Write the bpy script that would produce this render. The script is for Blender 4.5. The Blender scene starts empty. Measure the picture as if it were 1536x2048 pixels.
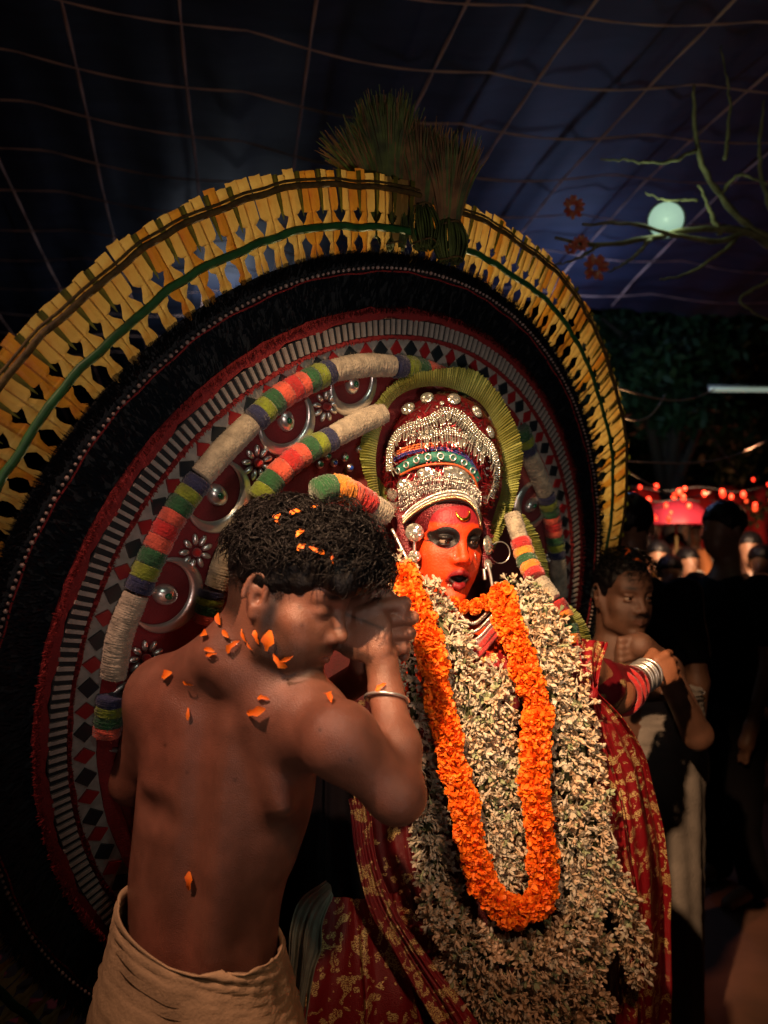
import bpy, bmesh, math, random
import numpy as np
from mathutils import Vector, Matrix, Euler

random.seed(7); rng = np.random.default_rng(7)
S = bpy.context.scene
COL = S.collection

# ------------------------------------------------------------------ camera
PITCH = math.radians(2.7); CAMZ = 1.5; FPX = 1600.0
cd = bpy.data.cameras.new('camera'); cam = bpy.data.objects.new('camera', cd); COL.objects.link(cam)
cam.location = (0, 0, CAMZ); cam.rotation_euler = (math.pi/2 + PITCH, 0, 0)
cd.sensor_fit = 'VERTICAL'; cd.sensor_height = 36; cd.lens = FPX/2048*36
cd.clip_start = .05; cd.clip_end = 200
cd.dof.use_dof = True; cd.dof.focus_distance = 1.42; cd.dof.aperture_fstop = 3.0
S.camera = cam

# ------------------------------------------------------------------ world
w = bpy.data.worlds.new('World'); S.world = w; w.use_nodes = True
nt = w.node_tree; bg = nt.nodes['Background']
sky = nt.nodes.new('ShaderNodeTexSky'); sky.sky_type = 'NISHITA'; sky.sun_disc = False
sky.sun_elevation = math.radians(-4); sky.sun_rotation = math.radians(200)
nt.links.new(sky.outputs[0], bg.inputs[0]); bg.inputs[1].default_value = 0.05
S.view_settings.view_transform = 'Standard'; S.view_settings.look = 'None'
S.view_settings.exposure = -0.15; S.view_settings.gamma = 1.0; S.view_settings.use_curve_mapping = False

def P(px, py, d):
    x = (px-768)/FPX*d; y = (1024-py)/FPX*d
    return Vector((x, d*math.cos(PITCH)-y*math.sin(PITCH), CAMZ+y*math.cos(PITCH)+d*math.sin(PITCH)))
def cam2w(v):
    x, y, z = v
    return Vector((x, z*math.cos(PITCH)-y*math.sin(PITCH), y*math.cos(PITCH)+z*math.sin(PITCH)))

# ------------------------------------------------------------------ lamps
def lamp(kind, name, loc, tgt, col, power, size, cone=60, blend=1.0):
    l = bpy.data.lights.new(name, kind); l.color = col; l.energy = power
    if kind == 'SPOT': l.spot_size = math.radians(cone); l.spot_blend = blend
    if kind in ('SPOT', 'POINT'): l.shadow_soft_size = size
    if kind == 'AREA': l.size = size
    o = bpy.data.objects.new(name, l); COL.objects.link(o); o.location = loc
    if tgt is not None: o.rotation_euler = (Vector(tgt)-Vector(loc)).to_track_quat('-Z', 'Y').to_euler()
    return o
# warm flood lamp held high at the left; its beam falls on the performer's chest and face
lamp('SPOT', 'warm_flood_lamp', (-.44, -.12, 2.75), P(945, 1130, 1.45), (1, .58, .31), 820, .03, 27, 1.0)
# soft warm lamp overhead at the left, grazes the man's shoulders
lamp('SPOT', 'warm_soft_lamp', (-.80, .42, 2.75), P(405, 1360, 1.15), (1, .52, .35), 150, .05, 27, 1.0)
# cooler fill added on the photographer's side for the ambient light, low power
lamp('SPOT', 'cool_fill', (.85, -.5, 2.4), P(880, 1200, 1.5), (.86, 1, .84), 26, .10, 36, 1.0)
# low orange lamp from the right, reaches the lower garlands and the skirt
lamp('SPOT', 'orange_side_lamp', (.55, -.30, 2.5), P(955, 1830, 1.4), (1, .46, .24), 62, .05, 27, 1.0)
# warm lamps standing behind the disc, they glow through the palm leaves
lamp('SPOT', 'back_flood_lamp', P(330, 1250, 3.3), P(460, 470, 1.85), (1, .70, .34), 215, .10, 60, 1.0)
lamp('SPOT', 'back_flood_lamp', P(1130, 1050, 3.3), P(1150, 720, 2.3), (1, .68, .32), 120, .10, 70, 1.0)
# white lamps behind the disc, under the far end of the canopy cloth
lamp('POINT', 'canopy_lamp', P(1165, 655, 5.35), None, (.36, .52, 1), 15, .05)
lamp('POINT', 'canopy_lamp', P(455, 650, 6.2), None, (.75, .85, 1), 11, .05)
# dim fill added low at the photographer's side to pick out the ropes overhead
lamp('SPOT', 'rope_fill', (.3, -.9, .9), (.2, 2.2, 3.7), (1, .74, .64), 56, .08, 95, 1.0)

# ------------------------------------------------------------------ helpers
def mat(name, col, rough=.6, metal=0, bump=0, bscale=80, var=0, vscale=12, col2=None, spec=.5, trans=0, emit=None, estr=0, coat=0, sheen=0, vcol=False, stretch=None, sss=0):
    m = bpy.data.materials.new(name); m.use_nodes = True
    n = m.node_tree; b = n.nodes['Principled BSDF']; out = n.nodes['Material Output']
    b.inputs['Base Color'].default_value = (*col, 1); b.inputs['Roughness'].default_value = rough
    b.inputs['Metallic'].default_value = metal; b.inputs['Specular IOR Level'].default_value = spec
    if coat: b.inputs['Coat Weight'].default_value = coat; b.inputs['Coat Roughness'].default_value = .2
    if sheen: b.inputs['Sheen Weight'].default_value = sheen
    if sss:
        b.inputs['Subsurface Weight'].default_value = sss; b.inputs['Subsurface Radius'].default_value = (1, .35, .2); b.inputs['Subsurface Scale'].default_value = .008
    tc = n.nodes.new('ShaderNodeTexCoord'); src = tc.outputs['Object']
    if stretch:
        mp = n.nodes.new('ShaderNodeMapping'); mp.inputs['Scale'].default_value = stretch
        n.links.new(src, mp.inputs[0]); src = mp.outputs[0]
    csock = None
    if vcol:
        a = n.nodes.new('ShaderNodeAttribute'); a.attribute_name = 'Col'; csock = a.outputs['Color']
    if var or col2:
        nz = n.nodes.new('ShaderNodeTexNoise'); nz.inputs['Scale'].default_value = vscale; nz.inputs['Detail'].default_value = 6
        n.links.new(src, nz.inputs['Vector'])
        c2 = col2 or tuple(max(0, c*(1-var)) for c in col)
        mx = n.nodes.new('ShaderNodeMix'); mx.data_type = 'RGBA'
        rp = n.nodes.new('ShaderNodeMapRange'); rp.inputs[1].default_value = .35; rp.inputs[2].default_value = .65
        n.links.new(nz.outputs[0], rp.inputs[0]); n.links.new(rp.outputs[0], mx.inputs[0])
        if csock is not None:
            mu = n.nodes.new('ShaderNodeMix'); mu.data_type = 'RGBA'; mu.blend_type = 'MULTIPLY'; mu.inputs[0].default_value = 1
            mx.inputs[6].default_value = (1, 1, 1, 1); mx.inputs[7].default_value = (1-var, 1-var, 1-var, 1)
            n.links.new(csock, mu.inputs[6]); n.links.new(mx.outputs[2], mu.inputs[7]); csock = mu.outputs[2]
        else:
            mx.inputs[6].default_value = (*col, 1); mx.inputs[7].default_value = (*c2, 1); csock = mx.outputs[2]
    if csock is not None: n.links.new(csock, b.inputs['Base Color'])
    if bump:
        nb = n.nodes.new('ShaderNodeTexNoise'); nb.inputs['Scale'].default_value = bscale; nb.inputs['Detail'].default_value = 5
        n.links.new(src, nb.inputs['Vector'])
        bp = n.nodes.new('ShaderNodeBump'); bp.inputs['Strength'].default_value = bump; bp.inputs['Distance'].default_value = .003
        n.links.new(nb.outputs[0], bp.inputs['Height']); n.links.new(bp.outputs[0], b.inputs['Normal'])
    if trans:
        t = n.nodes.new('ShaderNodeBsdfTranslucent'); ms = n.nodes.new('ShaderNodeMixShader'); ms.inputs[0].default_value = trans
        if csock is not None: n.links.new(csock, t.inputs[0])
        else: t.inputs[0].default_value = (*col, 1)
        n.links.new(b.outputs[0], ms.inputs[1]); n.links.new(t.outputs[0], ms.inputs[2]); n.links.new(ms.outputs[0], out.inputs[0])
    if emit:
        b.inputs['Emission Color'].default_value = (*emit, 1); b.inputs['Emission Strength'].default_value = estr
    m.cycles.use_transparent_shadow = False if hasattr(m, 'cycles') else False
    return m

def mesh(name, V, Fc, m=None, smooth=True):
    me = bpy.data.meshes.new(name)
    if isinstance(V, np.ndarray): V = V.tolist()
    if isinstance(Fc, np.ndarray): Fc = Fc.tolist()
    me.from_pydata([tuple(v) for v in V], [], [tuple(f) for f in Fc]); me.update()
    if smooth: me.shade_smooth()
    if m: me.materials.append(m)
    return me
def link(name, me, parent=None, loc=None, **props):
    o = bpy.data.objects.new(name, me); COL.objects.link(o)
    if parent is not None: o.parent = parent
    if loc is not None: o.location = loc
    for k, v in props.items(): o[k] = v
    return o
def obj(name, V, Fc, m, parent=None, smooth=True, **props):
    """vertices in world space; parented with the inverse so that they stay"""
    o = link(name, mesh(name, V, Fc, m, smooth), None, **props)
    if parent is not None: setpar(o, parent)
    return o
def setpar(o, parent):
    o.parent = parent; o.matrix_parent_inverse = wm(parent).inverted()
def wm(o):
    m = o.matrix_basis.copy()
    if o.parent is not None: m = wm(o.parent) @ o.matrix_parent_inverse @ m
    return m
def thing(name, label, cat, loc=(0, 0, 0), group=None, M=None):
    o = bpy.data.objects.new(name, None); COL.objects.link(o); o.location = loc; o.empty_display_size = .05
    if M is not None: o.matrix_basis = M
    o['label'] = label; o['category'] = cat
    if group: o['group'] = group
    return o

class MB:
    def __init__(s): s.V = []; s.F = []; s.n = 0
    def add(s, V, Fc):
        V = np.asarray(V, float).reshape(-1, 3); s.V.append(V); s.F += [tuple(int(i)+s.n for i in f) for f in Fc]; s.n += len(V)
    def build(s, name, m, parent=None, smooth=True, **p):
        return obj(name, np.concatenate(s.V), s.F, m, parent, smooth, **p)
    def me(s, name, m, smooth=True): return mesh(name, np.concatenate(s.V), s.F, m, smooth)

def catmull(pts, n):
    p = np.array([list(q) for q in pts], float); k = len(p)
    if k == 2: return p[0]+(p[1]-p[0])*np.linspace(0, 1, n)[:, None]
    e = np.vstack([2*p[0]-p[1], p, 2*p[-1]-p[-2]])
    t = np.linspace(0, k-1, n); i = np.minimum(t.astype(int), k-2); f = (t-i)[:, None]
    a, b, c, d = e[i], e[i+1], e[i+2], e[i+3]
    return .5*((2*b)+(-a+c)*f+(2*a-5*b+4*c-d)*f**2+(-a+3*b-3*c+d)*f**3)
def resample(pts, n):
    q = catmull(pts, n*4); s = np.r_[0, np.cumsum(np.linalg.norm(np.diff(q[:, :3], axis=0), axis=1))]
    t = np.linspace(0, s[-1], n); return np.stack([np.interp(t, s, q[:, i]) for i in range(q.shape[1])], 1)
def frames(q, up=(0, -1, .2)):
    t = np.gradient(q, axis=0); t /= np.linalg.norm(t, axis=1)[:, None]+1e-12
    u = np.array(up, float); a = np.cross(t, u); bad = np.linalg.norm(a, axis=1) < .05
    a[bad] = np.cross(t[bad], (1, .1, 0)); a /= np.linalg.norm(a, axis=1)[:, None]
    return t, a, np.cross(a, t)      # a: side, b: toward 'up'
def tube(mb, q, r, seg=8, cap=True, jit=0):
    q = np.asarray(q, float); n = len(q); r = np.broadcast_to(np.asarray(r, float), (n,)) if np.ndim(r) < 2 else r
    t, a, b = frames(q); an = np.arange(seg)*2*math.pi/seg
    R = r[:, None]*(1+(rng.normal(size=(n, seg))*jit if jit else 0))
    V = q[:, None]+(a[:, None]*np.cos(an)[None, :, None]+b[:, None]*np.sin(an)[None, :, None])*R[:, :, None]
    V = V.reshape(-1, 3); Fc = []
    for i in range(n-1):
        for j in range(seg): Fc.append((i*seg+j, i*seg+(j+1) % seg, (i+1)*seg+(j+1) % seg, (i+1)*seg+j))
    if cap: Fc.append(tuple(range(seg))[::-1]); Fc.append(tuple((n-1)*seg+j for j in range(seg)))
    mb.add(V, Fc)
def sphere(mb, c, r, M=None, seg=10, rings=6):
    r = np.broadcast_to(np.array(r, float), (3,)); V = []; 
    for i in range(rings+1):
        ph = math.pi*i/rings
        for j in range(seg):
            V.append((math.sin(ph)*math.cos(2*math.pi*j/seg), math.sin(ph)*math.sin(2*math.pi*j/seg), math.cos(ph)))
    V = np.array(V)*r
    if M is not None: V = V@np.array(M).T
    V += np.array(c); Fc = []
    for i in range(rings):
        for j in range(seg): Fc.append((i*seg+j, (i+1)*seg+j, (i+1)*seg+(j+1) % seg, i*seg+(j+1) % seg))
    mb.add(V, Fc)
def frame_z(n, up=(0, 0, 1)):
    n = np.array(n, float); n /= np.linalg.norm(n); u = np.array(up, float)
    if abs(n@u) > .98*np.linalg.norm(u): u = np.array((1, 0, .1))
    x = np.cross(u, n); x /= np.linalg.norm(x); y = np.cross(n, x)
    return np.stack([x, y, n], 1)     # columns
def M4(c, R, s=1):
    m = Matrix.Identity(4)
    for i in range(3):
        for j in range(3): m[i][j] = R[i][j]*(s if np.ndim(s) == 0 else s[j])
        m[i][3] = c[i]
    return m

# ------------------------------------------------------------------ implicit bodies
def vn(P_, f, seed=0):       # cheap smooth noise
    k = P_*f+seed; return (np.sin(k[..., 0]+1.7*np.sin(k[..., 1]*.9+seed))+np.sin(k[..., 1]*1.1+1.3*np.sin(k[..., 2]*1.2))+np.sin(k[..., 2]*.93+1.5*np.sin(k[..., 0]*1.05+2)))/3
def ell(c, r, R=None):
    c = np.array(c, np.float32); r = np.array(r, np.float32); R = None if R is None else np.array(R, np.float32)
    def f(X):
        p = X-c
        if R is not None: p = p@R
        q = p/r; k0 = np.sqrt((q*q).sum(-1))+1e-9; q = q/r; k1 = np.sqrt((q*q).sum(-1))+1e-9
        return k0*(k0-1)/k1
    return f
def cap(a, b, ra, rb):
    a = np.array(a, np.float32); b = np.array(b, np.float32); ba = b-a; L = float(ba@ba)+1e-12
    def f(X):
        p = X-a; t = np.clip((p@ba)/L, 0, 1); q = p-t[..., None]*ba
        return np.sqrt((q*q).sum(-1))-(ra+(rb-ra)*t)
    return f
def loc(f, H, M, s=1.0):     # evaluate prim in a local frame: M columns are axes
    H = np.array(H, np.float32); M = np.array(M, np.float32)
    return lambda X: f(((X-H)@M)/s)*s
def smin(a, b, k):
    h = np.clip(.5+.5*(a-b)/k, 0, 1); return a*(1-h)+b*h-k*h*(1-h)
def poly(ops, lo, hi, h, disp=None):
    B = 8; lo = np.array(lo, np.float32); hi = np.array(hi, np.float32)
    nb = np.ceil((hi-lo)/(B*h)).astype(int)+1
    g = np.stack(np.meshgrid(*[np.arange(k) for k in nb], indexing='ij'), -1).reshape(-1, 3)
    cen = lo+(g*B+B/2-.5)*h; rad = math.sqrt(3)/2*B*h
    def ap(cur, d, op, k):
        return smin(cur, d, k) if op == 'u' else -smin(-cur, d, k)
    cc = np.full(len(g), 10., np.float32); hist = []
    for op, k, f in ops:
        d = f(cen); hist.append(d); cc = ap(cc, d, op, k)
    act = np.where(np.abs(cc) < rad*1.6)[0]
    ii = np.stack(np.meshgrid(*[np.arange(B)]*3, indexing='ij'), -1).reshape(-1, 3)
    X = (lo+(g[act][:, None, :]*B+ii[None])*h).astype(np.float32)
    Fv = np.full(X.shape[:2], 10., np.float32)
    for (op, k, f), d in zip(ops, hist):
        s = np.where(d[act] < rad*2.2+2*k+.002)[0]
        if len(s): Fv[s] = ap(Fv[s], f(X[s]), op, k)
    if disp is not None: Fv += disp(X)
    N = nb*B; G = np.repeat(np.repeat(np.repeat((np.sign(cc)*1.).reshape(nb).astype(np.float32), B, 0), B, 1), B, 2)
    idx = g[act][:, None, :]*B+ii[None]
    G[idx[..., 0], idx[..., 1], idx[..., 2]] = Fv
    ins = G < 0
    s8 = [ins[i:N[0]-1+i, j:N[1]-1+j, k:N[2]-1+k] for i in (0, 1) for j in (0, 1) for k in (0, 1)]
    allin = s8[0].copy(); anyin = s8[0].copy()
    for q in s8[1:]: allin &= q; anyin |= q
    cells = np.argwhere(anyin & ~allin)
    cv = np.stack([G[cells[:, 0]+i, cells[:, 1]+j, cells[:, 2]+k] for i in (0, 1) for j in (0, 1) for k in (0, 1)], 1)
    off = np.array([(i, j, k) for i in (0, 1) for j in (0, 1) for k in (0, 1)], float)
    acc = np.zeros((len(cells), 3)); cnt = np.zeros(len(cells))
    for a in range(8):
        for b in range(a+1, 8):
            if abs(off[a]-off[b]).sum() == 1:
                m = (cv[:, a] < 0) != (cv[:, b] < 0); t = np.where(m, cv[:, a]/(cv[:, a]-cv[:, b]+1e-12), 0)
                acc += (off[a]+(off[b]-off[a])*t[:, None])*m[:, None]; cnt += m
    V = lo+(cells+acc/cnt[:, None])*h
    ID = np.full([n-1 for n in N], -1, np.int32); ID[cells[:, 0], cells[:, 1], cells[:, 2]] = np.arange(len(cells))
    Q = []
    for ax in range(3):
        o1, o2 = (ax+1) % 3, (ax+2) % 3
        sl0 = [slice(1, n-1) for n in N]; sl1 = list(sl0); sl0[ax] = slice(0, N[ax]-1); sl1[ax] = slice(1, N[ax])
        A = ins[tuple(sl0)]; Bm = ins[tuple(sl1)]
        e = np.argwhere(A != Bm); st = np.ones(3, int); st[ax] = 0; fl = A[e[:, 0], e[:, 1], e[:, 2]]; e = e+st
        def cid(d1, d2):
            q = e.copy(); q[:, o1] -= d1; q[:, o2] -= d2; return ID[q[:, 0], q[:, 1], q[:, 2]]
        q = np.stack([cid(1, 1), cid(0, 1), cid(0, 0), cid(1, 0)], 1)
        q[~fl] = q[~fl][:, ::-1]; Q.append(q)
    Q = np.concatenate(Q); Q = Q[(Q >= 0).all(1)]
    return V, Q
def npmesh(name, V, Q, m, cols=None):
    me = bpy.data.meshes.new(name); n = len(V); k = len(Q)
    me.vertices.add(n); me.vertices.foreach_set('co', np.asarray(V, np.float32).ravel())
    me.loops.add(4*k); me.loops.foreach_set('vertex_index', np.asarray(Q, np.int32).ravel())
    me.polygons.add(k); me.polygons.foreach_set('loop_start', np.arange(k, dtype=np.int32)*4)
    me.update(calc_edges=True); me.validate(); me.shade_smooth()
    if cols is not None:
        a = me.color_attributes.new('Col', 'FLOAT_COLOR', 'POINT')
        a.data.foreach_set('color', np.c_[cols, np.ones(len(cols))].astype(np.float32).ravel())
    me.materials.append(m); return me
def body(name, ops, lo, hi, h, m, parent, colf=None, disp=None, **p):
    V, Q = poly(ops, lo, hi, h, disp)
    o = link(name, npmesh(name, V, Q, m, None if colf is None else colf(V)), None, **p)
    if parent is not None: setpar(o, parent)
    return o
# ================================================================== SETTING
M_ground = mat('ground_earth', (.13, .055, .03), .9, bump=.6, bscale=9, var=.5, vscale=3)
V = []; Fc = []; n = 60
for i in range(n+1):
    for j in range(n+1):
        x = -12+24*i/n; y = -3+30*j/n; V.append((x, y, .02*math.sin(x*3.1+y)*math.sin(y*2.3)))
for i in range(n):
    for j in range(n): Fc.append((i*(n+1)+j, (i+1)*(n+1)+j, (i+1)*(n+1)+j+1, i*(n+1)+j+1))
obj('ground', V, Fc, M_ground, kind='structure')
obj('ground_beyond', [(-100, -60, -.05), (100, -60, -.05), (100, 140, -.05), (-100, 140, -.05)], [(0, 1, 2, 3)], M_ground, kind='structure')
obj('night_sky', *(lambda mb: (np.concatenate(mb.V), mb.F))((lambda mb: (sphere(mb, (0, 20, 0), 110, seg=48, rings=24), mb)[1])(MB())), mat('sky_night', (.002, .003, .008), 1, spec=0), kind='structure')

# canopy: blue cloth stretched overhead over a net of ropes
AX = math.radians(-12); CD = np.array([math.sin(AX), math.cos(AX)]); CR = np.array([math.cos(AX), -math.sin(AX)])
CH = 2.15
M_can = mat('canopy_cloth', (.030, .038, .070), .68, bump=.35, bscale=5, spec=.5, trans=.25, stretch=(1, 6, 1), var=.4, vscale=1.5)
def can_pt(u, v, dz=0):      # u across, v along the run of the canopy
    p = CR*u+CD*v; k = min(1, max(0, (u-.2)/1.0)); k = k*k*(3-2*k)
    z = CAMZ+CH+.07*math.sin(u*1.3+.5)*math.cos(v*.9)-(.018+.037*k)*max(0, v-3.2)**2+dz
    return (p[0], p[1], z)
def vend(u): k = min(1, max(0, (u-.4)/.9)); return 9.6-4.0*k*k*(3-2*k)
V = []; Fc = []; nu, nv = 150, 110
for i in range(nu+1):
    for j in range(nv+1):
        u = -7+13*i/nu; v = -2.2+(vend(u)+2.2)*j/nv; fold = .012*math.sin(u*17+3*math.sin(v*1.1))+.006*math.sin(u*41+v*3)+.02*abs(math.sin(u*3.1+v*.8))
        V.append(can_pt(u, v, .03+fold))
for i in range(nu):
    for j in range(nv): Fc.append((i*(nv+1)+j, i*(nv+1)+j+1, (i+1)*(nv+1)+j+1, (i+1)*(nv+1)+j))
can = obj('canopy_cloth', V, Fc, M_can, label='dark blue canopy cloth stretched overhead above the rope net', category='canopy')

M_rope = mat('rope_fibre', (.42, .25, .19), .85, bump=.5, bscale=200)
net = thing('rope_net', 'net of brown ropes strung in squares under the blue canopy', 'rope net', (0, 2, CAMZ+CH))
def rope(q, r, par, m=M_rope):
    mb = MB(); t, a, b = frames(q, (0, 0, 1)); L = np.arange(len(q))*.9
    for ph in (0, math.pi): tube(mb, q+(a*np.cos(L+ph)[:, None]+b*np.sin(L+ph)[:, None])*r*.5, r*.62, 5)
    return mb.build('rope', m, par)
for k, u in enumerate(np.arange(-1.62, 3.2, .5)):
    vs = np.linspace(-.6, vend(u)-.2, 90); ph = rng.random()*6
    q = np.array([can_pt(u+.03*math.sin(v*1.2+ph), v, -.05-.012*abs(math.sin(v*3.1))) for v in vs]); rope(q, .0070, net)
for k, v in enumerate(np.arange(.2, 7.4, .42)):
    us = np.linspace(-4.6, 4.2 if v < 5.3 else .5, 130); ph = rng.random()*6
    q = np.array([can_pt(u, v+.02*math.sin(u*2+ph), -.055-.040*abs(math.sin((u-.12)*math.pi))) for u in us]); rope(q, .0046, net)

# ================================================================== DISC
SC = .905
th, ph = .7546, -.2102
ncam = np.array([math.sin(th)*math.cos(ph), math.sin(ph), -math.cos(th)*math.cos(ph)])
Ccam = np.array([-.1119, -.291, 1.9])*SC + ncam*.147*SC
ucam = np.cross([0, 1, 0], ncam); ucam /= np.linalg.norm(ucam); vcam = np.cross(ncam, ucam)
DC = Vector((0, 0, CAMZ))+cam2w(Ccam); DU = cam2w(ucam); DV = cam2w(vcam); DN = cam2w(ncam)
DR = np.stack([np.array(DU), np.array(DV), np.array(DN)], 1); DM = M4(DC, DR)
def D(r, a, w_=0): return np.array(DC)+DR@np.array([r*math.cos(a), r*math.sin(a), w_])
def Dpx(px, py, w_=0):       # where the line of sight through a pixel meets the disc plane -> local (x, y)
    d = np.array([(px-768)/FPX, (1024-py)/FPX, 1.]); C = Ccam+ncam*w_
    X = d*((C@ncam)/(d@ncam))-C
    return X@ucam, X@vcam
RP, RG, RF, RB, RO, RS, RD, RL = [x*SC for x in (1.0136, .9099, .864, .8322, .7493, .7197, .6741, .638)]
disc = thing('ceremonial_disc', 'huge round back disc of palm leaves, black feathers and red cloth behind the performer', 'ceremonial disc', M=DM)

M_palm = mat('palm_yellow', (.60, .43, .13), .5, col2=(.46, .24, .05), vscale=30, trans=.55, bump=.3, bscale=300)
M_palm3 = mat('palm_amber', (.55, .27, .03), .5, col2=(.40, .13, .02), vscale=30, trans=.5, bump=.3, bscale=300)
M_palm2 = mat('palm_olive', (.16, .15, .02), .6, col2=(.08, .09, .01), vscale=40, trans=.35)
M_green = mat('palm_green', (.01, .07, .02), .5, col2=(.02, .12, .03), vscale=50)
M_rib = mat('palm_rib_brown', (.09, .06, .01), .7, var=.6, vscale=90, bump=.5, bscale=300)
M_black = mat('black_feather', (.006, .009, .014), .55, sheen=.0, spec=.3)
M_navy = mat('navy_feather', (.004, .009, .015), .6, spec=.3)
M_red = mat('red_felt', (.20, .010, .014), .85, col2=(.12, .006, .010), vscale=14, bump=.5, bscale=260, sheen=.2)
M_redy = mat('red_yarn', (.24, .012, .014), .8, col2=(.20, .01, .012), vscale=60, bump=.8, bscale=350)
M_white = mat('white_cloth', (.36, .33, .30), .8, var=.3, vscale=60, bump=.4, bscale=300)
M_blk = mat('black_cloth', (.008, .012, .016), .7, bump=.4, bscale=300)
M_silver = mat('silver', (.78, .77, .74), .30, .85, bump=.15, bscale=120)
M_silver2 = mat('silver_rough', (.62, .60, .56), .3, 1, bump=.5, bscale=300)
M_gemg = mat('green_gem', (.01, .14, .06), .08, coat=1); M_gemb = mat('blue_gem', (.01, .05, .3), .08, coat=1)

cN = int(2*math.pi*RP/.0215)
def corr(ring):      # the ring is not a true circle: leaf tips run shorter towards the right end
    pts = sorted(ring); return [p[0] for p in pts], [p[1] for p in pts]
_pal = [((0,685),0),((150,540),-1),((320,420),3),((500,352),1),((635,335),-2),((720,345),-9),((900,400),-20),((1023,487),-7),((1093,540),12),((1153,603),28),((1227,779),24),((1248,884),24),((1241,990),-5),((1220,1095),-48)]
_cor = sorted([(math.atan2(*Dpx(*p)[::-1]), e*1.2/1600) for p, e in _pal])
_ca = [c[0] for c in _cor]; _ce = [c[1] for c in _cor]
def kcorr(a): a = (a+math.pi) % (2*math.pi)-math.pi; return 1+float(np.interp(a, _ca+[_ca[-1]+.6], _ce+[0]))/RP
def leafmesh(var, mirror):
    hw = .0104; rr = random.Random(var*7+3); u = rr.uniform
    prof = [(RF-.012, -.75, .10), (RF+.002, -.80, u(.2, .6)), (RF+.010, -.85, u(-.1, .3)), (RF+.018, -.92, u(-.3, .1)), (RF+.026, -.95, u(.0, .5)), (RG-.010, -.96, .80), (RG-.003, -.96, .94), (RG+.010, -.96, .95),
            (RG+.0125, -.96, .80), (RG+.018, -.96, u(.3, .5)), (RG+.023, -.96, u(.05, .25)), (RG+.0275, -.96, u(-.12, .10)), (RG+.0290, -.96, u(.35, .75)), (RG+.035, -.96, .93), (RG+.05, -.95, .95), (RP-.03, -.94, .93), (RP-.008, -.93, .92), (RP+u(-.006, .003), -.92, .88)]
    V = []; Fc = []
    for i, (r, a, b) in enumerate(prof):
        z = .003*math.sin((r-RF)*25)+u(-.0004, .0004)
        for t in (0, .5, 1):
            x = (a+(b-a)*t)*hw*(1+.10*(r-RG)/.1)+u(-.0002, .0002)
            V.append((r+(u(-.0012, .0012) if i == len(prof)-1 else 0), -x if mirror else x, z+(.0012 if t == .5 else 0)))
    for i in range(len(prof)-1):
        for t in (0, 1): q = (i*3+t, i*3+t+1, i*3+t+4, i*3+t+3); Fc.append(q)
    return mesh('palm_leaf', V, Fc, M_palm if var not in (3, 7) else M_palm3, False)
LM = [[leafmesh(v, m) for v in range(9)] for m in (0, 1)]
def foldmesh(var):
    V = []; Fc = []; rr = random.Random(var)
    for i, (r, hwid) in enumerate([(RG+.023, .0003), (RG+.032, .0016), (RG+.055, .0034), (RP-.012, .0042), (RP-.003, .0042)]):
        V += [(r, -hwid, .008), (r, hwid, .0085)]
    for i in range(4): Fc.append((2*i, 2*i+1, 2*i+3, 2*i+2))
    return mesh('leaf_fold', V, Fc, M_palm2, False)
FM_ = [foldmesh(v) for v in range(2)]
cN -= cN % 2
for i in range(cN):
    a = 2*math.pi*i/cN+(.0012 if i % 2 else -.0012); k = kcorr(a)
    o = link('palm_leaf', LM[i % 2][random.randrange(9)], disc); o.rotation_euler = (random.uniform(-.0, .0), random.uniform(-.004, .004), a); o.scale = (k, 1, 1)
    if i % 2 == 0 and i//2 % 1 == 0:
        o = link('leaf_fold', FM_[0], disc) if random.random() < .85 else None
        if o is None: continue
        o.rotation_euler = (0, 0, a+math.pi/cN*1); o.scale = (k, 1.2, 1)

def ringpts(r, n=240, w_=0, kf=None, a0=0, a1=2*math.pi):
    return np.array([[r*(kf(t) if kf else 1)*math.cos(t), r*(kf(t) if kf else 1)*math.sin(t), w_] for t in np.linspace(a0, a1, n)])
def dtube(name, r, rad, w_, m, kf=None, flat=1, n=300, **p):
    mb = MB(); t = np.linspace(0, 2*math.pi, n, endpoint=False); V = []; Fc = []; sg = 6
    for i, a in enumerate(t):
        R = r*(kf(a) if kf else 1)+.0015*math.sin(a*23)+.001*math.sin(a*61)
        for j in range(sg):
            b = 2*math.pi*j/sg; q = R+rad*math.cos(b)*(1+.12*math.sin(a*90+j)); V.append((q*math.cos(a), q*math.sin(a), w_+rad*flat*math.sin(b)))
    for i in range(n):
        for j in range(sg): Fc.append((i*sg+j, ((i+1) % n)*sg+j, ((i+1) % n)*sg+(j+1) % sg, i*sg+(j+1) % sg))
    return link(name, mesh(name, V, Fc, m), disc)
dtube('green_stem', RG+.003, .0066, .014, M_green, kcorr, .5)
dtube('brown_rib', RP-.026, .005, .013, M_rib, kcorr, .5)
dtube('brown_rib', RP-.0175, .0022, .012, M_rib, kcorr, .5)
def annulus(name, r0, r1, w0, w1, m, n=240, wob=0, back=.006, rows=2, **p):
    V = []; Fc = []
    rs = np.linspace(r0, r1, rows)
    for i in range(n):
        a = 2*math.pi*i/n
        for k, r in enumerate(rs):
            rr = r+(wob*math.sin(a*37+k)*(k in (0, rows-1))) + (wob*.6*math.sin(a*91+2*k) if wob else 0)
            V.append((rr*math.cos(a), rr*math.sin(a), w0+(w1-w0)*k/(rows-1)))
        V.append((r1*math.cos(a), r1*math.sin(a), min(w0, w1)-back)); V.append((r0*math.cos(a), r0*math.sin(a), min(w0, w1)-back))
    k = rows+2
    for i in range(n):
        j = (i+1) % n
        for q in range(k): Fc.append((i*k+q, i*k+(q+1) % k, j*k+(q+1) % k, j*k+q))
    return link(name, mesh(name, V, Fc, m, False), disc, **p)
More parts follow.
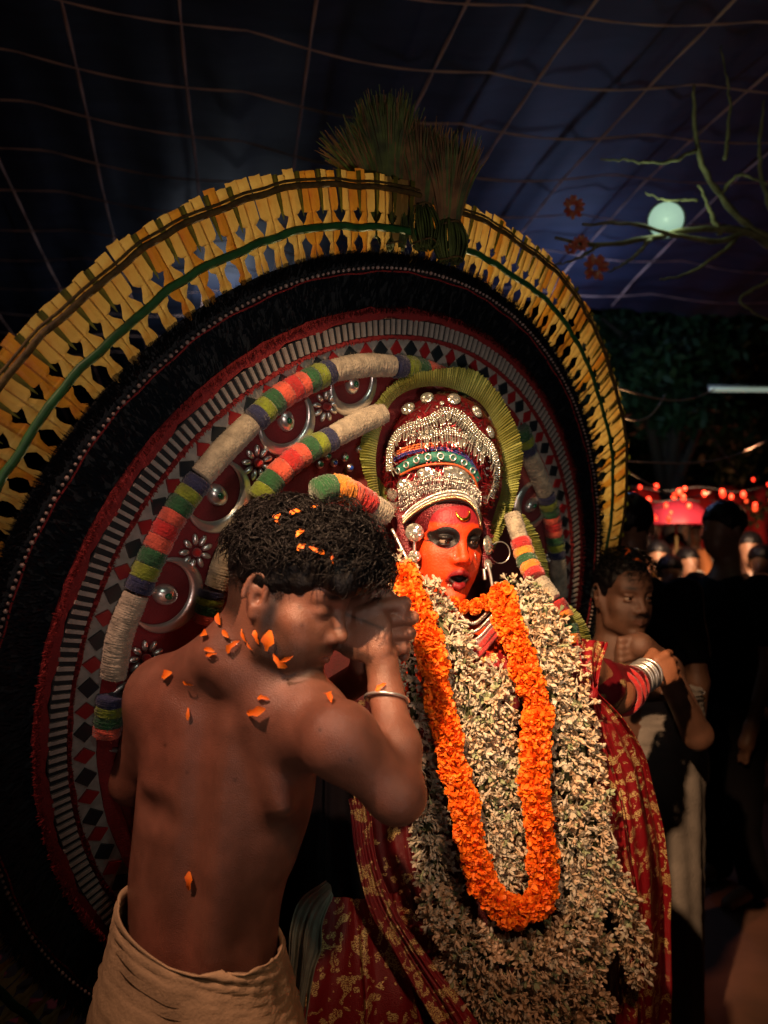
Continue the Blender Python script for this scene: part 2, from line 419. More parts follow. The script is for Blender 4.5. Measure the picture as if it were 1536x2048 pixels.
annulus('feather_backing', RO-.02, RF-.004, .004, .002, M_blk)
annulus('red_border', RS+.0145, RO+.006, .020, .016, M_redy, wob=.003, rows=4)
annulus('red_border', RD+.020, RS-.0145, .020, .020, M_redy, wob=.0015, rows=3)
annulus('stripe_backing', RS-.0145, RS+.0145, .018, .018, M_blk)
annulus('lozenge_backing', RD-.018, RD+.020, .018, .018, M_white)
annulus('red_border', RL-.01, RD-.018, .021, .02, M_redy, wob=.001)
# felt centre
V = [(0, 0, .012)]; Fc = []; n = 120
for k, r in enumerate((.2, .4, RL-.012)):
    for i in range(n):
        a = 2*math.pi*i/n; V.append((r*math.cos(a), r*math.sin(a), .012))
for i in range(n):
    Fc.append((0, 1+i, 1+(i+1) % n))
    for k in (0, 1): Fc.append((1+k*n+i, 1+(k+1)*n+i, 1+(k+1)*n+(i+1) % n, 1+k*n+(i+1) % n))
link('felt_centre', mesh('felt_centre', V, Fc, M_red, False), disc)
# white stripes sewn side by side
def box(x0, x1, y0, y1, z0, z1, tp=0):
    V = [(x0, y0, z0), (x1, y0-tp, z0), (x1, y1+tp, z0), (x0, y1, z0), (x0, y0, z1), (x1, y0-tp, z1), (x1, y1+tp, z1), (x0, y1, z1)]
    return V, [(0, 3, 2, 1), (4, 5, 6, 7), (0, 1, 5, 4), (1, 2, 6, 5), (2, 3, 7, 6), (3, 0, 4, 7)]
SM = []
for v in range(4):
    rr = random.Random(v); hw = .0030+rr.uniform(-.0004, .0004)
    Vb, Fb = box(RS-.0135+rr.uniform(-.001, .001), RS+.0135+rr.uniform(-.001, .001), -hw, hw, .016, .0225); Vb += []
    SM.append(mesh('white_stripe', Vb, Fb, M_white, False))
NS = 290
for i in range(NS):
    o = link('white_stripe', SM[random.randrange(4)], disc); o.rotation_euler = (0, 0, 2*math.pi*i/NS+random.uniform(-.001, .001))
# black and red lozenges
def loz(m, nm):
    V = [(RD-.015, 0, .0225), (RD+.0015, -.0160, .0225), (RD+.018, 0, .0225), (RD+.0015, .0160, .0225), (RD-.015, 0, .016), (RD+.0015, -.0160, .016), (RD+.018, 0, .016), (RD+.0015, .0160, .016)]
    return mesh(nm, V, [(0, 1, 2, 3), (0, 4, 5, 1), (1, 5, 6, 2), (2, 6, 7, 3), (3, 7, 4, 0)], m, False)
LB, LR = loz(mat('black_satin', (.012, .018, .024), .4, bump=.3, bscale=60), 'black_lozenge'), loz(mat('red_satin', (.26, .015, .02), .35, bump=.3, bscale=60), 'red_lozenge')
NL = 106
for i in range(NL):
    o = link('black_lozenge' if i % 2 else 'red_lozenge', LB if i % 2 else LR, disc); o.rotation_euler = (0, 0, 2*math.pi*i/NL+random.uniform(-.003, .003)); o.scale[1] = 1 if i % 2 else .82
# bead string
mb = MB(); 
for i in range(430):
    a = 2*math.pi*i/430; sphere(mb, (RB*math.cos(a), RB*math.sin(a), .017), .0029+.0008*(i % 3 == 0), seg=6, rings=4)
link('bead_string', mb.me('bead_string', mat('bead', (.28, .22, .2), .35)), disc, kind='stuff')
dtube('red_cord', RB-.0065, .0016, .012, M_redy, None, 1)
# feathers: blades lying over the black ring, and the bristling outer edge
def blades(name, n, r0, r1, l0, l1, wd, m, w0=.004, lift=.012, dirn=1):
    r = rng.uniform(r0, r1, n); a = rng.uniform(0, 2*math.pi, n); L = rng.uniform(l0, l1, n); tw = rng.normal(size=n)*.28
    b = a+tw; z0 = w0+rng.random(n)*.004; z1 = z0+lift*rng.random(n); V = np.zeros((n, 4, 3))
    c, s = np.cos(a), np.sin(a); cb, sb = np.cos(b)*dirn, np.sin(b)*dirn
    for k, (f, wdt, z) in enumerate(((0, 1, z0), (0, -1, z0), (.55, -.8, (z0+z1)/2+.003), (1, 0, z1))):
        V[:, k, 0] = r*c+cb*L*f-sb*wdt*wd; V[:, k, 1] = r*s+sb*L*f+cb*wdt*wd; V[:, k, 2] = z
    Fq = np.arange(4*n).reshape(n, 4); return link(name, npmesh(name, V.reshape(-1, 3), Fq, m), disc, kind='stuff')
blades('feather_field', 9000, RO-.004, RB-.012, .012, .03, .0022, M_navy)
blades('fur_edge', 14000, RB+.004, RF-.006, .008, .022, .0011, M_black, lift=.02)
blades('red_fringe', 5000, RO-.004, RO+.004, .004, .011, .0008, M_redy, w0=.016, lift=.006)
blades('red_fringe', 4000, RS-.0165, RS-.013, .004, .009, .0008, M_redy, w0=.019, lift=.004, dirn=-1)

# yarn wrapped rolls --------------------------------------------------
YC = {'w': (.40, .36, .27), 'b': (.005, .012, .07), 'y': (.17, .24, .008), 'g': (.004, .085, .022), 'c': (.58, .085, .045), 'r': (.45, .008, .008), 'o': (.70, .24, .012)}
YM = {k: mat('yarn_'+k2, YC[k], .85, var=.45, vscale=55, bump=1, bscale=240, sheen=.3) for k, k2 in (('w', 'cream'), ('b', 'blue'), ('y', 'lime'), ('g', 'green'), ('c', 'coral'), ('r', 'red'), ('o', 'orange'))}
YN = {'w': 'cream_roll', 'b': 'blue_band', 'y': 'lime_band', 'g': 'green_band', 'c': 'coral_band', 'r': 'red_band', 'o': 'orange_band'}
def yarnroll(path, seq, rad, par, lab=None):
    """path: world points; seq: [(colour, share)]; each wrap of colour is its own part"""
    tot = sum(s for _, s in seq); q = resample(path, 160); u = np.linspace(0, 1, 160); s0 = 0
    for c, s in seq:
        a, b = s0/tot, (s0+s)/tot; s0 += s; n = max(5, int((b-a)*160)); uu = np.linspace(a, b, n)
        qq = np.stack([np.interp(uu, u, q[:, k]) for k in range(3)], 1)
        rr = rad*(1+.10*np.sin(np.linspace(0, math.pi, n))**.5)*(1 if c == 'w' else 1.06)
        mb = MB(); tube(mb, qq, rr, 14, True, .035)
        t, sa, sb = frames(qq); nf = int(90*(b-a)*len(seq)*1.2)+60
        i = rng.integers(0, n, nf); an = rng.random(nf)*2*math.pi
        d = sa[i]*np.cos(an)[:, None]+sb[i]*np.sin(an)[:, None]; base = qq[i]+d*(rad*.98)
        d2 = d+rng.normal(size=(nf, 3))*.6; tip = base+d2/np.linalg.norm(d2, axis=1)[:, None]*rng.uniform(.003, .008, nf)[:, None]
        sd = np.cross(d2, t[i]); sd /= np.linalg.norm(sd, axis=1)[:, None]; V = np.stack([base-sd*.0007, base+sd*.0007, tip], 1).reshape(-1, 3)
        mb.add(V, np.arange(3*nf).reshape(-1, 3)); mb.build(YN[c], YM[c], par)
def dpath(px, w_=.03): return [tuple(np.array(DC)+DR@np.array([*Dpx(x, y, w_), w_])) for x, y in px]
up = [('w', 4), ('b', .8), ('y', .8), ('g', .9), ('c', .8), ('r', .9), ('c', .8), ('g', .9), ('y', .8), ('b', .8)]
yarnroll(dpath([(214, 1470), (222, 1390)]), [('c', 1), ('g', 1), ('y', .9), ('b', .9)], .0186, disc)
yarnroll(dpath([(226, 1355), (240, 1270), (272, 1188)]), [('w', 1)], .0186, disc)
yarnroll(dpath([(275, 1183), (302, 1118), (345, 1035), (400, 958)]), [('b', .9), ('y', .9), ('g', 1), ('c', .9), ('r', .9), ('c', .8), ('g', .95), ('y', .8), ('b', .9)], .0186, disc)
yarnroll(dpath([(402, 953), (450, 898), (503, 845)]), [('w', 1)], .0186, disc)
yarnroll(dpath([(507, 842), (560, 795), (612, 765), (662, 742)]), [('b', .8), ('y', .8), ('g', .9), ('c', .9), ('r', .9), ('c', .7), ('g', .9), ('y', .8), ('b', .7)], .0186, disc)
yarnroll(dpath([(668, 741), (725, 731), (784, 732)]), [('w', 1)], .0186, disc)
yarnroll(dpath([(788, 732), (850, 742), (930, 778)]), [('b', .7), ('y', .8), ('g', .8), ('c', .9), ('r', .9), ('c', .9), ('g', .9)], .0186, disc)
yarnroll(dpath([(412, 1245), (425, 1180)]), [('c', 1), ('g', 1), ('y', .8), ('b', .8)], .0186, disc)
yarnroll(dpath([(432, 1175), (455, 1110), (500, 1020)], .032), [('w', 1)], .0186, disc)
yarnroll(dpath([(515, 1000), (560, 945), (610, 905), (665, 876)], .032), [('y', 1), ('g', 1), ('c', 1), ('r', 1), ('c', .8), ('g', .9), ('y', .8), ('b', .8)], .0186, disc)
yarnroll(dpath([(668, 873), (715, 848), (765, 826)], .032), [('w', 1)], .019, disc)
yarnroll(dpath([(632, 985), (670, 975), (712, 993), (770, 1030)], .10), [('g', .8), ('o', .9), ('c', .4), ('r', .9), ('w', 1)], .02, disc)
yarnroll(dpath([(1040, 860), (1056, 905)]), [('g', 1), ('y', 1), ('b', 1)], .019, disc)
yarnroll(dpath([(1058, 908), (1078, 955), (1090, 985)]), [('w', 1)], .0186, disc)
yarnroll(dpath([(1091, 988), (1104, 1040), (1114, 1112)]), [('b', .8), ('y', .8), ('g', .9), ('c', .7), ('r', .9), ('c', .7), ('g', .9), ('y', .8), ('b', .8)], .0186, disc)
yarnroll(dpath([(1115, 1116), (1118, 1190)]), [('w', 1)], .0186, disc)

# silver crescents, drops and flowers on the felt ----------------------
def dl(px, py, w_=.013): x, y = Dpx(px, py, w_); return np.array([x, y, w_])
def crescent(px, py, R, open_ang=None):
    c = dl(px, py); a = math.atan2(c[1], c[0]) if open_ang is None else open_ang
    V = []; Fc = []; n = 40
    for i in range(n+1):
        t = a+math.radians(52)+math.radians(256)*i/n; wd = R*.40*math.sin(math.pi*i/n)**.9+.0015
        for k, (q, z) in enumerate(((0, .002), (.25, .010), (.6, .007), (.8, .009), (1, .002))):
            r = R-wd*q; V.append((c[0]+r*math.cos(t), c[1]+r*math.sin(t), c[2]+z))
    for i in range(n):
        for k in range(4): Fc.append((i*5+k, i*5+k+1, (i+1)*5+k+1, (i+1)*5+k))
    link('silver_crescent', mesh('silver_crescent', V, Fc, M_silver), disc)
    mb = MB(); dx = c+np.array([math.cos(a), math.sin(a), 0])*R*.08
    A = np.array([[-math.sin(a), math.cos(a), 0], [math.cos(a), math.sin(a), 0], [0, 0, 1]]).T
    sphere(mb, dx, (R*.27, R*.36, .014), A, 16, 10); sphere(mb, dx+np.array([math.cos(a), math.sin(a), 0])*R*.34, (R*.10, R*.2, .008), A, 8, 6)
    d_ = link('silver_drop', mb.me('silver_drop', M_silver), disc)
    mb = MB(); sphere(mb, dx+np.array([0, 0, .0135]), (R*.09, R*.12, .004), A, 8, 6); link('green_gem', mb.me('green_gem', M_gemg), d_)
def sflower(px, py, R):
    c = dl(px, py, .015)
    for k in range(9):
        a = 2*math.pi*k/9; mb = MB(); A = np.array([[math.cos(a), math.sin(a), 0], [-math.sin(a), math.cos(a), 0], [0, 0, 1]]).T
        sphere(mb, c+np.array([math.cos(a), math.sin(a), .1])*R*.68, (R*.34, R*.17, .005), A, 8, 6); link('silver_petal', mb.me('silver_petal', M_silver), disc)
    mb = MB(); sphere(mb, c+np.array([0, 0, .006]), (R*.26, R*.26, .009), None, 10, 8); link('red_pompom', mb.me('red_pompom', YM['r']), disc)
for a in ((572, 845, .058), (437, 993, .060), (703, 772, .054), (335, 1190, .062), (1058, 1012, .058), (1005, 845, .05), (262, 1430, .06)): crescent(*a)
for a in ((513, 925, .030), (650, 812, .028), (390, 1103, .030), (1100, 1110, .02), (290, 1315, .03)): sflower(*a)
# small round gems between the rolls
for i, (x, y) in enumerate(((640, 928), (668, 925), (690, 915), (718, 898), (655, 912), (700, 935), (735, 880))):
    mb = MB(); c = dl(x, y, .03); sphere(mb, c, (.008, .008, .006), None, 10, 6); o = link('gem_stud', mb.me('gem_stud', M_silver2), disc)
    mb = MB(); sphere(mb, c+np.array([0, 0, .004]), (.005, .005, .004), None, 8, 6); link('gem', mb.me('gem', M_gemb if i % 2 else M_gemg), o)

# grass tufts tied at the top of the disc ------------------------------
M_grass = [mat('rice_grass_green', (.095, .15, .026), .7, var=.7, vscale=30, trans=.2), mat('rice_grass_dry', (.22, .12, .04), .75, var=.6, vscale=30, trans=.2)]
def tuft(base, tie, nbl, L, spread, lab, dirn, dry=.4):
    b = P(*base); t = P(*tie); root = thing('grass_bundle', lab, 'grass bundle', tuple(b), 'grass bundles tied on top of the disc')
    ax = (t-b); q = np.array([list(b+(t-b)*k) for k in np.linspace(0, 1, 12)])
    for nm, mi in (('green_blades', 0), ('dry_blades', 1)):
        n = int(nbl*((1-dry) if mi == 0 else dry)); V = []; Fc = []
        for i in range(n):
            a = random.random()*2*math.pi; e = random.random()**.8*spread; d0 = np.array(ax.normalized()); sx, sy = np.array((1, 0, 0)), np.array((0, 1, .0))
            off = (sx*math.cos(a)+sy*math.sin(a)); dr = d0+off*e+np.array(dirn)*.5; dr /= np.linalg.norm(dr)
            p0 = np.array(t)+off*.02*random.random(); l = L*random.uniform(.55, 1.05); wd = random.uniform(.0016, .0036)
            sd = np.cross(dr, (0, 1, 0)); sd /= np.linalg.norm(sd); droop = random.uniform(0, .5)**2*1.8; k0 = len(V)
            for k in range(5):
                f = k/4; pp = p0+dr*l*f+np.array((off[0]*.5, off[1]*.3, -1))*l*droop*f*f*.5; ww = wd*(1-f*.8); V += [pp-sd*ww, pp+sd*ww]
            for k in range(4): Fc.append((k0+2*k, k0+2*k+1, k0+2*k+3, k0+2*k+2))
        obj(nm, V, Fc, M_grass[mi], root, False, kind='stuff')
    mb = MB(); n = 60
    for i in range(n):
        a = random.random()*6.28; o_ = np.array((math.cos(a), math.sin(a), 0))*.022*random.random()**.5; w_ = 1+.5*math.sin(math.pi*.5)
        qq = q+o_*(1+.6*np.sin(np.linspace(0, math.pi, 12))[:, None]); tube(mb, qq, .0022, 4)
    mb.build('stalks', M_grass[0], root)
    for f in (.08, .95):
        c = np.array(b)*(1-f)+np.array(t)*f; ang = np.linspace(0, 2*math.pi, 16); mb = MB(); Rr = frame_z(ax)
        tube(mb, np.array([c+Rr@np.array([.024*math.cos(z), .024*math.sin(z), .002*math.sin(3*z)]) for z in ang]), .0022, 5); mb.build('twine', M_rib, root)
TD = 1.60
tuft((788, 500, TD), (782, 405, TD), 2300, .205, .27, 'tallest green rice grass bundle standing upright on top of the disc', (-.0, 0, .2), .25)
tuft((850, 495, TD-.01), (842, 415, TD), 1300, .165, .36, 'middle brownish grass bundle beside the tallest one on the disc', (.15, 0, .1), .6)
tuft((902, 525, TD+.01), (898, 445, TD), 1100, .165, .30, 'shorter dry grass bundle leaning right at the end of the three', (.22, 0, .1), .65)
tuft((760, 470, TD+.03), (752, 395, TD+.03), 420, .16, .5, 'small wispy grass bundle leaning left behind the tallest one', (-.6, 0, .0), .5)

disc.matrix_basis = M4(np.array((0, 0, CAMZ))+1.105*(np.array(DC)-np.array((0, 0, CAMZ))), DR, 1.105)
# ================================================================== PEOPLE
def headframe(yaw, pitch, roll=0):
    """yaw: 0 faces +X (image right), negative towards the camera; pitch: positive looks down. columns = (subject's left, forward, up)"""
    f = Vector((math.cos(yaw)*math.cos(pitch), math.sin(yaw)*math.cos(pitch), -math.sin(pitch)))
    l = Vector((-math.sin(yaw), math.cos(yaw), 0)); u = l.cross(f)*-1
    u = f.cross(l)*-1 if False else l.cross(f)*(-1)
    if u.z < 0: u = -u
    q = Matrix.Rotation(roll, 3, f); l = q @ l; u = q @ u
    return np.stack([np.array(l), np.array(f), np.array(u)], 1)
def head_ops(H, M, s=1., mouth=0., closed=False, thin=0., neck=None):
    L = lambda f: loc(f, H, M, s); o = []
    def U(k, f): o.append(('u', k*s, L(f)))
    def Sb(k, f): o.append(('s', k*s, L(f)))
    jd = mouth*.022
    U(.001, ell((0, -.012, .030), (.074, .094, .086)))
    U(.02, ell((0, .030, -.030), (.058-thin, .056, .078)))
    U(.03, ell((0, .040, -.074-jd*.7), (.043-thin, .044, .034)))
    for x in (-1, 1):
        U(.02, cap((x*.066, -.002, -.018), (x*.048, .020, -.078-jd*.6), .016, .014))
        U(.02, cap((x*.048, .020, -.078-jd*.6), (x*.014, .076, -.100-jd), .015, .013))
        U(.030, ell((x*.043, .052, -.022), (.020, .020, .018))); U(.03, ell((x*.032, .056, -.054), (.022, .026, .030)))
        U(.020, cap((x*.012, .086, .024), (x*.044, .072, .026), .008, .006))
    U(.014, ell((0, .083, -.098-jd), (.018, .014, .015)))
    U(.03, ell((0, .058, .045), (.052, .034, .036)))
    for x in (-1, 1): Sb(.012, ell((x*.031, .098, .006), (.018, .015 if closed else .018, .0115)))
    U(.016, cap((0, .087, .018), (0, .107, -.024), .0075, .0100))
    U(.009, ell((0, .109, -.0295), (.0105, .0100, .0088)))
    for x in (-1, 1):
        U(.006, ell((x*.0135, .099, -.033), (.0090, .0120, .0085))); U(.020, ell((x*.019, .080, -.022), (.013, .012, .022)))
        Sb(.003, ell((x*.0065, .106, -.0405), (.0038, .0055, .0035)))
    U(.016, ell((0, .084, -.058), (.028, .017, .020)))
    if mouth > 0:
        Sb(.004, ell((0, .104, -.066-jd*.55), (.0225, .026, .006+jd*.42)))
        for x in (-1, 1):
            U(.0035, cap((0, .1010, -.0575), (x*.025, .0895, -.064-jd*.3), .0056, .0032))
            U(.0035, cap((0, .0975, -.0735-jd), (x*.025, .0885, -.066-jd*.4), .0060, .0032))
            U(.0035, cap((0, .0985, -.0740-jd), (x*.010, .0965, -.0730-jd), .0058, .005))
    else:
        for x in (-1, 1):
            U(.004, cap((0, .0985, -.0590), (x*.024, .0885, -.0645), .0050, .003))
            U(.004, cap((0, .0970, -.0700), (x*.022, .0885, -.0655), .0058, .003))
        Sb(.0025, cap((-.022, .0975, -.0648), (.022, .0975, -.0648), .0012, .0012))
    for x in (-1, 1):
        R = np.array([[math.cos(.35*x), math.sin(.35*x), 0], [-math.sin(.35*x), math.cos(.35*x), 0], [0, 0, 1]]).T
        e = (x*.079, -.012, -.002)
        n0 = 16; an = np.linspace(-.5, 4.6, n0); pr = [(e[0]+x*.004-x*.006*math.sin(t*.5), e[1]-.016*math.cos(t)-.002, e[2]+.029*math.sin(t)*(1 if math.sin(t) > 0 else .85)+.004) for t in an]
        U(.006, ell((x*.074, -.008, -.004), (.006, .014, .026), R))
        for a, b in zip(pr[:-1], pr[1:]): U(.003, cap(a, b, .0042, .0042))
        U(.004, cap((e[0], e[1]-.010, e[2]+.012), (e[0]-x*.002, e[1]-.007, e[2]-.012), .0035, .0035))
        U(.005, ell((e[0]-x*.001, e[1]+.004, e[2]-.029), (.0045, .007, .009)))
        U(.003, ell((e[0]-x*.003, e[1]+.013, e[2]-.004), (.0035, .004, .006)))
        Sb(.005, ell((e[0]+x*.002, e[1]+.005, e[2]-.004), (.008, .006, .008)))
        if closed: U(.009, ell((x*.031, .0755, .0045), (.0170, .0125, .0120)))
        else:
            U(.003, ell((x*.031, .0795, .0112), (.0162, .0130, .0068)))
            U(.003, ell((x*.031, .0785, -.0035), (.0155, .0125, .0050)))
    return o
def eyes(H, M, s, par, gaze=(0, 1, 0)):
    we = mat('eye_white', (.30, .23, .18), .15, coat=.5); ir = mat('eye_iris', (.012, .006, .004), .08, coat=1)
    g = np.array(gaze, float); g /= np.linalg.norm(g)
    for x in (-1, 1):
        c = np.array(H)+np.array(M)@(np.array((x*.031, .0775, .004))*s); mb = MB(); sphere(mb, c, .0118*s, None, 20, 14)
        o = mb.build('eyeball', we, par); mb = MB(); gw = np.array(M)@g
        sphere(mb, c+gw*.0080*s, (.0074*s, .0074*s, .0046*s), frame_z(gw), 16, 10); mb.build('iris', ir, o)
def skin(name, col, sp=.4, rough=.48, vcol=True, var=.28):
    return mat(name, col, rough, spec=sp, bump=.42, bscale=620, var=var, vscale=26, vcol=vcol, sss=.12)

def fingers_fist(o, C, X, Y, Z, s=1., curl=1., A=.785):
    """fist: C palm centre; X along knuckle row (index->little), Y from wrist to knuckles, Z back of the hand outward"""
    X, Y, Z = [np.array(v, float)/np.linalg.norm(v) for v in (X, Y, Z)]
    o.append(('u', .012*s, ell(C, (.040*s, .042*s, .017*s), np.stack([X, Y, Z], 1))))
    for i, (x, L) in enumerate(((-.030, .042), (-.010, .046), (.010, .042), (.029, .034))):
        k = C+X*x*s+Y*(.034-.004*abs(i-1))*s+Z*.004*s
        p = k+(Y*math.cos(A)-Z*math.sin(A)*curl+X*.05*(i-1.5))*L*s*.92
        m = p+(-Z*.85*curl-Y*.42)*L*.66*s; t = m+(-Y*.9+Z*.15)*L*.42*s
        o.append(('u', .006*s, cap(C+X*x*.8*s, k, .012*s, .0115*s)))
        for a, b, r0, r1 in ((k, p, .0112, .0102), (p, m, .0102, .0092), (m, t, .0092, .0078)): o.append(('u', .0022*s, cap(a, b, r0*s, r1*s)))
    th0 = C-X*.030*s-Y*.022*s-Z*.010*s; th1 = C-X*.046*s+Y*.008*s-Z*.016*s; th2 = C-X*.030*s+Y*.036*s-Z*.028*s; th3 = C-X*.010*s+Y*.044*s-Z*.036*s
    for a, b, r0, r1 in ((th0, th1, .015, .013), (th1, th2, .012, .0108), (th2, th3, .0108, .009)): o.append(('u', .004*s, cap(a, b, r0*s, r1*s)))

# ------------------------------------------------------------------ the bare-backed man
M_skin1 = skin('skin_brown', (.22, .10, .066), rough=.35, sp=.6)
man = thing('person', 'young bare-backed man with curly black hair and cream waist cloth, hands at his brow', 'person', tuple(P(420, 2048, 1.22)))
HM = headframe(math.radians(-20), math.radians(20)); HH = np.array(P(574, 1188, 1.20)); HS = .95
o = head_ops(HH, HM, HS, closed=True)
ty = math.radians(25); Fw = np.array((math.sin(ty), math.cos(ty), 0)); Rr = np.array((math.cos(ty), -math.sin(ty), 0)); Uu = np.array((0, 0, 1.))
T = np.array(P(452, 1300, 1.19))
def tp(r, f, u): return T+Rr*r+Fw*f+Uu*u
TR = np.stack([Rr, Fw, Uu], 1)
hl = lambda p: HH+HM@(np.array(p)*HS)
o += [('u', .03, cap(hl((0, -.030, -.045)), tp(.008, .035, -.02), .054, .064)),
      ('u', .03, cap(hl((0, -.01, -.06)), tp(.02, .05, -.04), .045, .05)),
      ('u', .05, ell(tp(-.058, .085, -.20), (.150, .098, .20), TR)),
      ('u', .06, ell(tp(-.102, .085, -.40), (.134, .092, .22), TR)),
      ('u', .05, ell(tp(-.110, .09, -.58), (.138, .105, .16), TR)),
      ('u', .045, cap(tp(-.02, .03, -.018), tp(-.150, .055, -.075), .046, .044)),
      ('u', .022, cap(tp(.02, .020, -.035), tp(.11, .035, -.085), .040, .042))]
LS = tp(-.178, .070, -.100); RS_ = tp(.130, .035, -.105)
o += [('u', .05, ell(LS, (.056, .060, .062), TR)), ('u', .03, ell(RS_, (.050, .054, .060), TR))]
# shoulder blades, muscles by the spine, the groove between
o += [('u', .04, cap(tp(-.105, .016, -.10), tp(-.125, .026, -.21), .026, .018)), ('u', .04, cap(tp(.060, .010, -.10), tp(.085, .020, -.22), .030, .020)),
      ('u', .045, cap(tp(-.060, .016, -.12), tp(-.095, .018, -.48), .022, .022)), ('u', .045, cap(tp(.0, .014, -.12), tp(-.040, .016, -.48), .022, .022)),
      ('u', .05, cap(tp(-.145, .07, -.14), tp(-.16, .09, -.34), .035, .025)), ('u', .04, cap(tp(.085, .06, -.14), tp(.03, .08, -.32), .038, .020)),
      ('s', .045, cap(tp(-.022, -.024, -.07), tp(-.066, -.022, -.50), .006, .008)),
      ('s', .045, cap(tp(.05, -.035, -.24), tp(.11, -.010, -.255), .006, .006)), ('s', .04, cap(tp(-.10, -.03, -.25), tp(-.16, .0, -.255), .007, .007)),
      ('u', .012, ell(tp(-.010, -.010, .0), (.012, .010, .012)))]
# right arm
EL = np.array(P(795, 1590, 1.10)); WR = np.array(P(772, 1385, 1.19)); AM = np.array(P(680, 1480, 1.085))
o += [('u', .035, cap(RS_+np.array((.0, 0, -.005)), AM, .049, .047)), ('u', .03, cap(AM, EL, .047, .036)),
      ('u', .022, ell(EL*.93+AM*.07+np.array((0, -.012, -.006)), (.032, .030, .030))),
      ('u', .018, cap(EL+np.array((.002, .005, .0)), EL*.55+WR*.45+np.array((.006, 0, 0)), .034, .033)), ('u', .018, cap(EL*.55+WR*.45+np.array((.006, 0, 0)), WR, .033, .0235)),
      ('u', .015, cap(WR, np.array(P(762, 1310, 1.205)), .0235, .026))]
# left arm, mostly hidden by the trunk
LE = np.array(P(268, 1560, 1.40)); LW = np.array(P(735, 1345, 1.28))
o += [('u', .03, cap(LS, LE, .050, .040)), ('u', .02, cap(LE, np.array(P(500, 1500, 1.42)), .040, .036)), ('u', .02, cap(np.array(P(500, 1500, 1.42)), LW, .036, .025))]
# hands: right fist, left hand laid over its top
HC = np.array(P(722, 1262, 1.205))
fingers_fist(o, HC, (.16, .12, -1), (.96, .18, .10), (-.25, -1, .20), 1.06, A=.20)
a0, a1, a2, a3 = [np.array(P(*q)) for q in ((735, 1330, 1.275), (722, 1215, 1.255), (758, 1178, 1.225), (806, 1222, 1.215))]
o += [('u', .012, cap(a0, a1, .028, .021)), ('u', .010, cap(a1, a2, .018, .0125)), ('u', .006, cap(a2, a3, .0122, .0098))]
for k in range(4):
    b0 = np.array(P(742+k*3, 1235+k*24, 1.27)); b1 = np.array(P(792+k*2, 1222+k*25, 1.275)); b2 = np.array(P(808, 1240+k*24, 1.25))
    o += [('u', .006, cap(a1*.4+a0*.6, b0, .018, .013)), ('u', .003, cap(b0, b1, .0115, .0105)), ('u', .003, cap(b1, b2, .0105, .009))]
lm_ = lambda V: (V-HH)@HM/HS
def man_col(V):
    q = lm_(V); c = np.ones((len(V), 3))*np.array((.225, .098, .064)); x, y, z = np.abs(q[:, 0]), q[:, 1], q[:, 2]
    n = vn(V, 60)*.5+vn(V, 140, 3)*.3
    c *= (1+.12*n+.10*vn(V, 22, 7))[:, None]; c *= 1+np.array((.06, -.10, -.12))*np.clip(vn(V, 17, 2), 0, 1)[:, None]
    def mixc(m, col):
        m = np.clip(m, 0, 1)[:, None]; c[:] = c*(1-m)+np.array(col)*m
    near = np.linalg.norm(q, axis=1) < .17
    for mp in ((374, 1545), (600, 1215), (604, 1250), (545, 1340), (330, 1490), (470, 1560), (640, 1460), (700, 1520)):
        d_ = np.array(P(mp[0], mp[1], 1.)) - np.array((0, 0, CAMZ)); d_ /= np.linalg.norm(d_); w_ = V-np.array((0, 0, CAMZ)); r_ = np.linalg.norm(w_-(w_@d_)[:, None]*d_, axis=1); mixc(np.exp(-(r_/.0026)**2)*.75*(V[:, 1] < 1.35), (.05, .02, .015))
    mixc(near*np.exp(-((x-.031)/.018)**2-((y-.080)/.03)**2-((z-.031)/.0055)**2)*1.3, (.012, .007, .005))      # brow
    mixc(near*np.exp(-(x/.036)**4-((z+.0475+.12*x)/.0085)**4)*(y > .06), (.02, .011, .008))                       # moustache
    bd = (z < -.035-.2*(y-.02))*(z > -.14)*(y > -.01)*near; bd = np.clip((-.012-z-.55*np.clip(y-.02,0,.05))/.018,0,1)*np.clip((y+.0)/.012,0,1)*np.clip((.115-np.linalg.norm(q-np.array((0,.03,-.02)),axis=1))/.02,0,1)*near; bd = bd*(.60+.30*np.clip((-.05-z)/.03, 0, 1)+.2*n)
    mixc(bd*(1-np.exp(-(x/.02)**2-((z+.066)/.010)**2)), (.05, .028, .02))
    mixc(near*np.exp(-((x-.071)/.014)**2-((y-.016)/.012)**2-((z+.01)/.040)**4)*.92, (.02, .012, .01))          # sideburn
    mixc(near*np.exp(-((x-.031)/.014)**2-((z-.001)/.0025)**2)*(y > .07)*.9, (.02, .01, .008))                   # lash line
    mixc(near*np.exp(-(x/.022)**4-((z+.065)/.008)**2)*(y > .085)*.6, (.16, .05, .04))
    earl = np.exp(-((y+.012)/.020)**2-((z+.004)/.032)**2)*(x > .066)
    mixc(near*np.clip((.040-y)/.01, 0, 1)*np.clip((z-.012-.6*np.maximum(0, y-.01)+.9*np.maximum(0, -.035-y))/.035, 0, 1)*(.93+.07*n)*(1-earl), (.012, .008, .007))
    mixc(near*(y < -.04)*np.clip((z+.075)/.03, 0, 1)*.85, (.016, .010, .008))
    return c
body('body', o, np.array((-.52, .85, .62)), np.array((.14, 1.62, 1.72)), .0027, M_skin1, man, man_col)
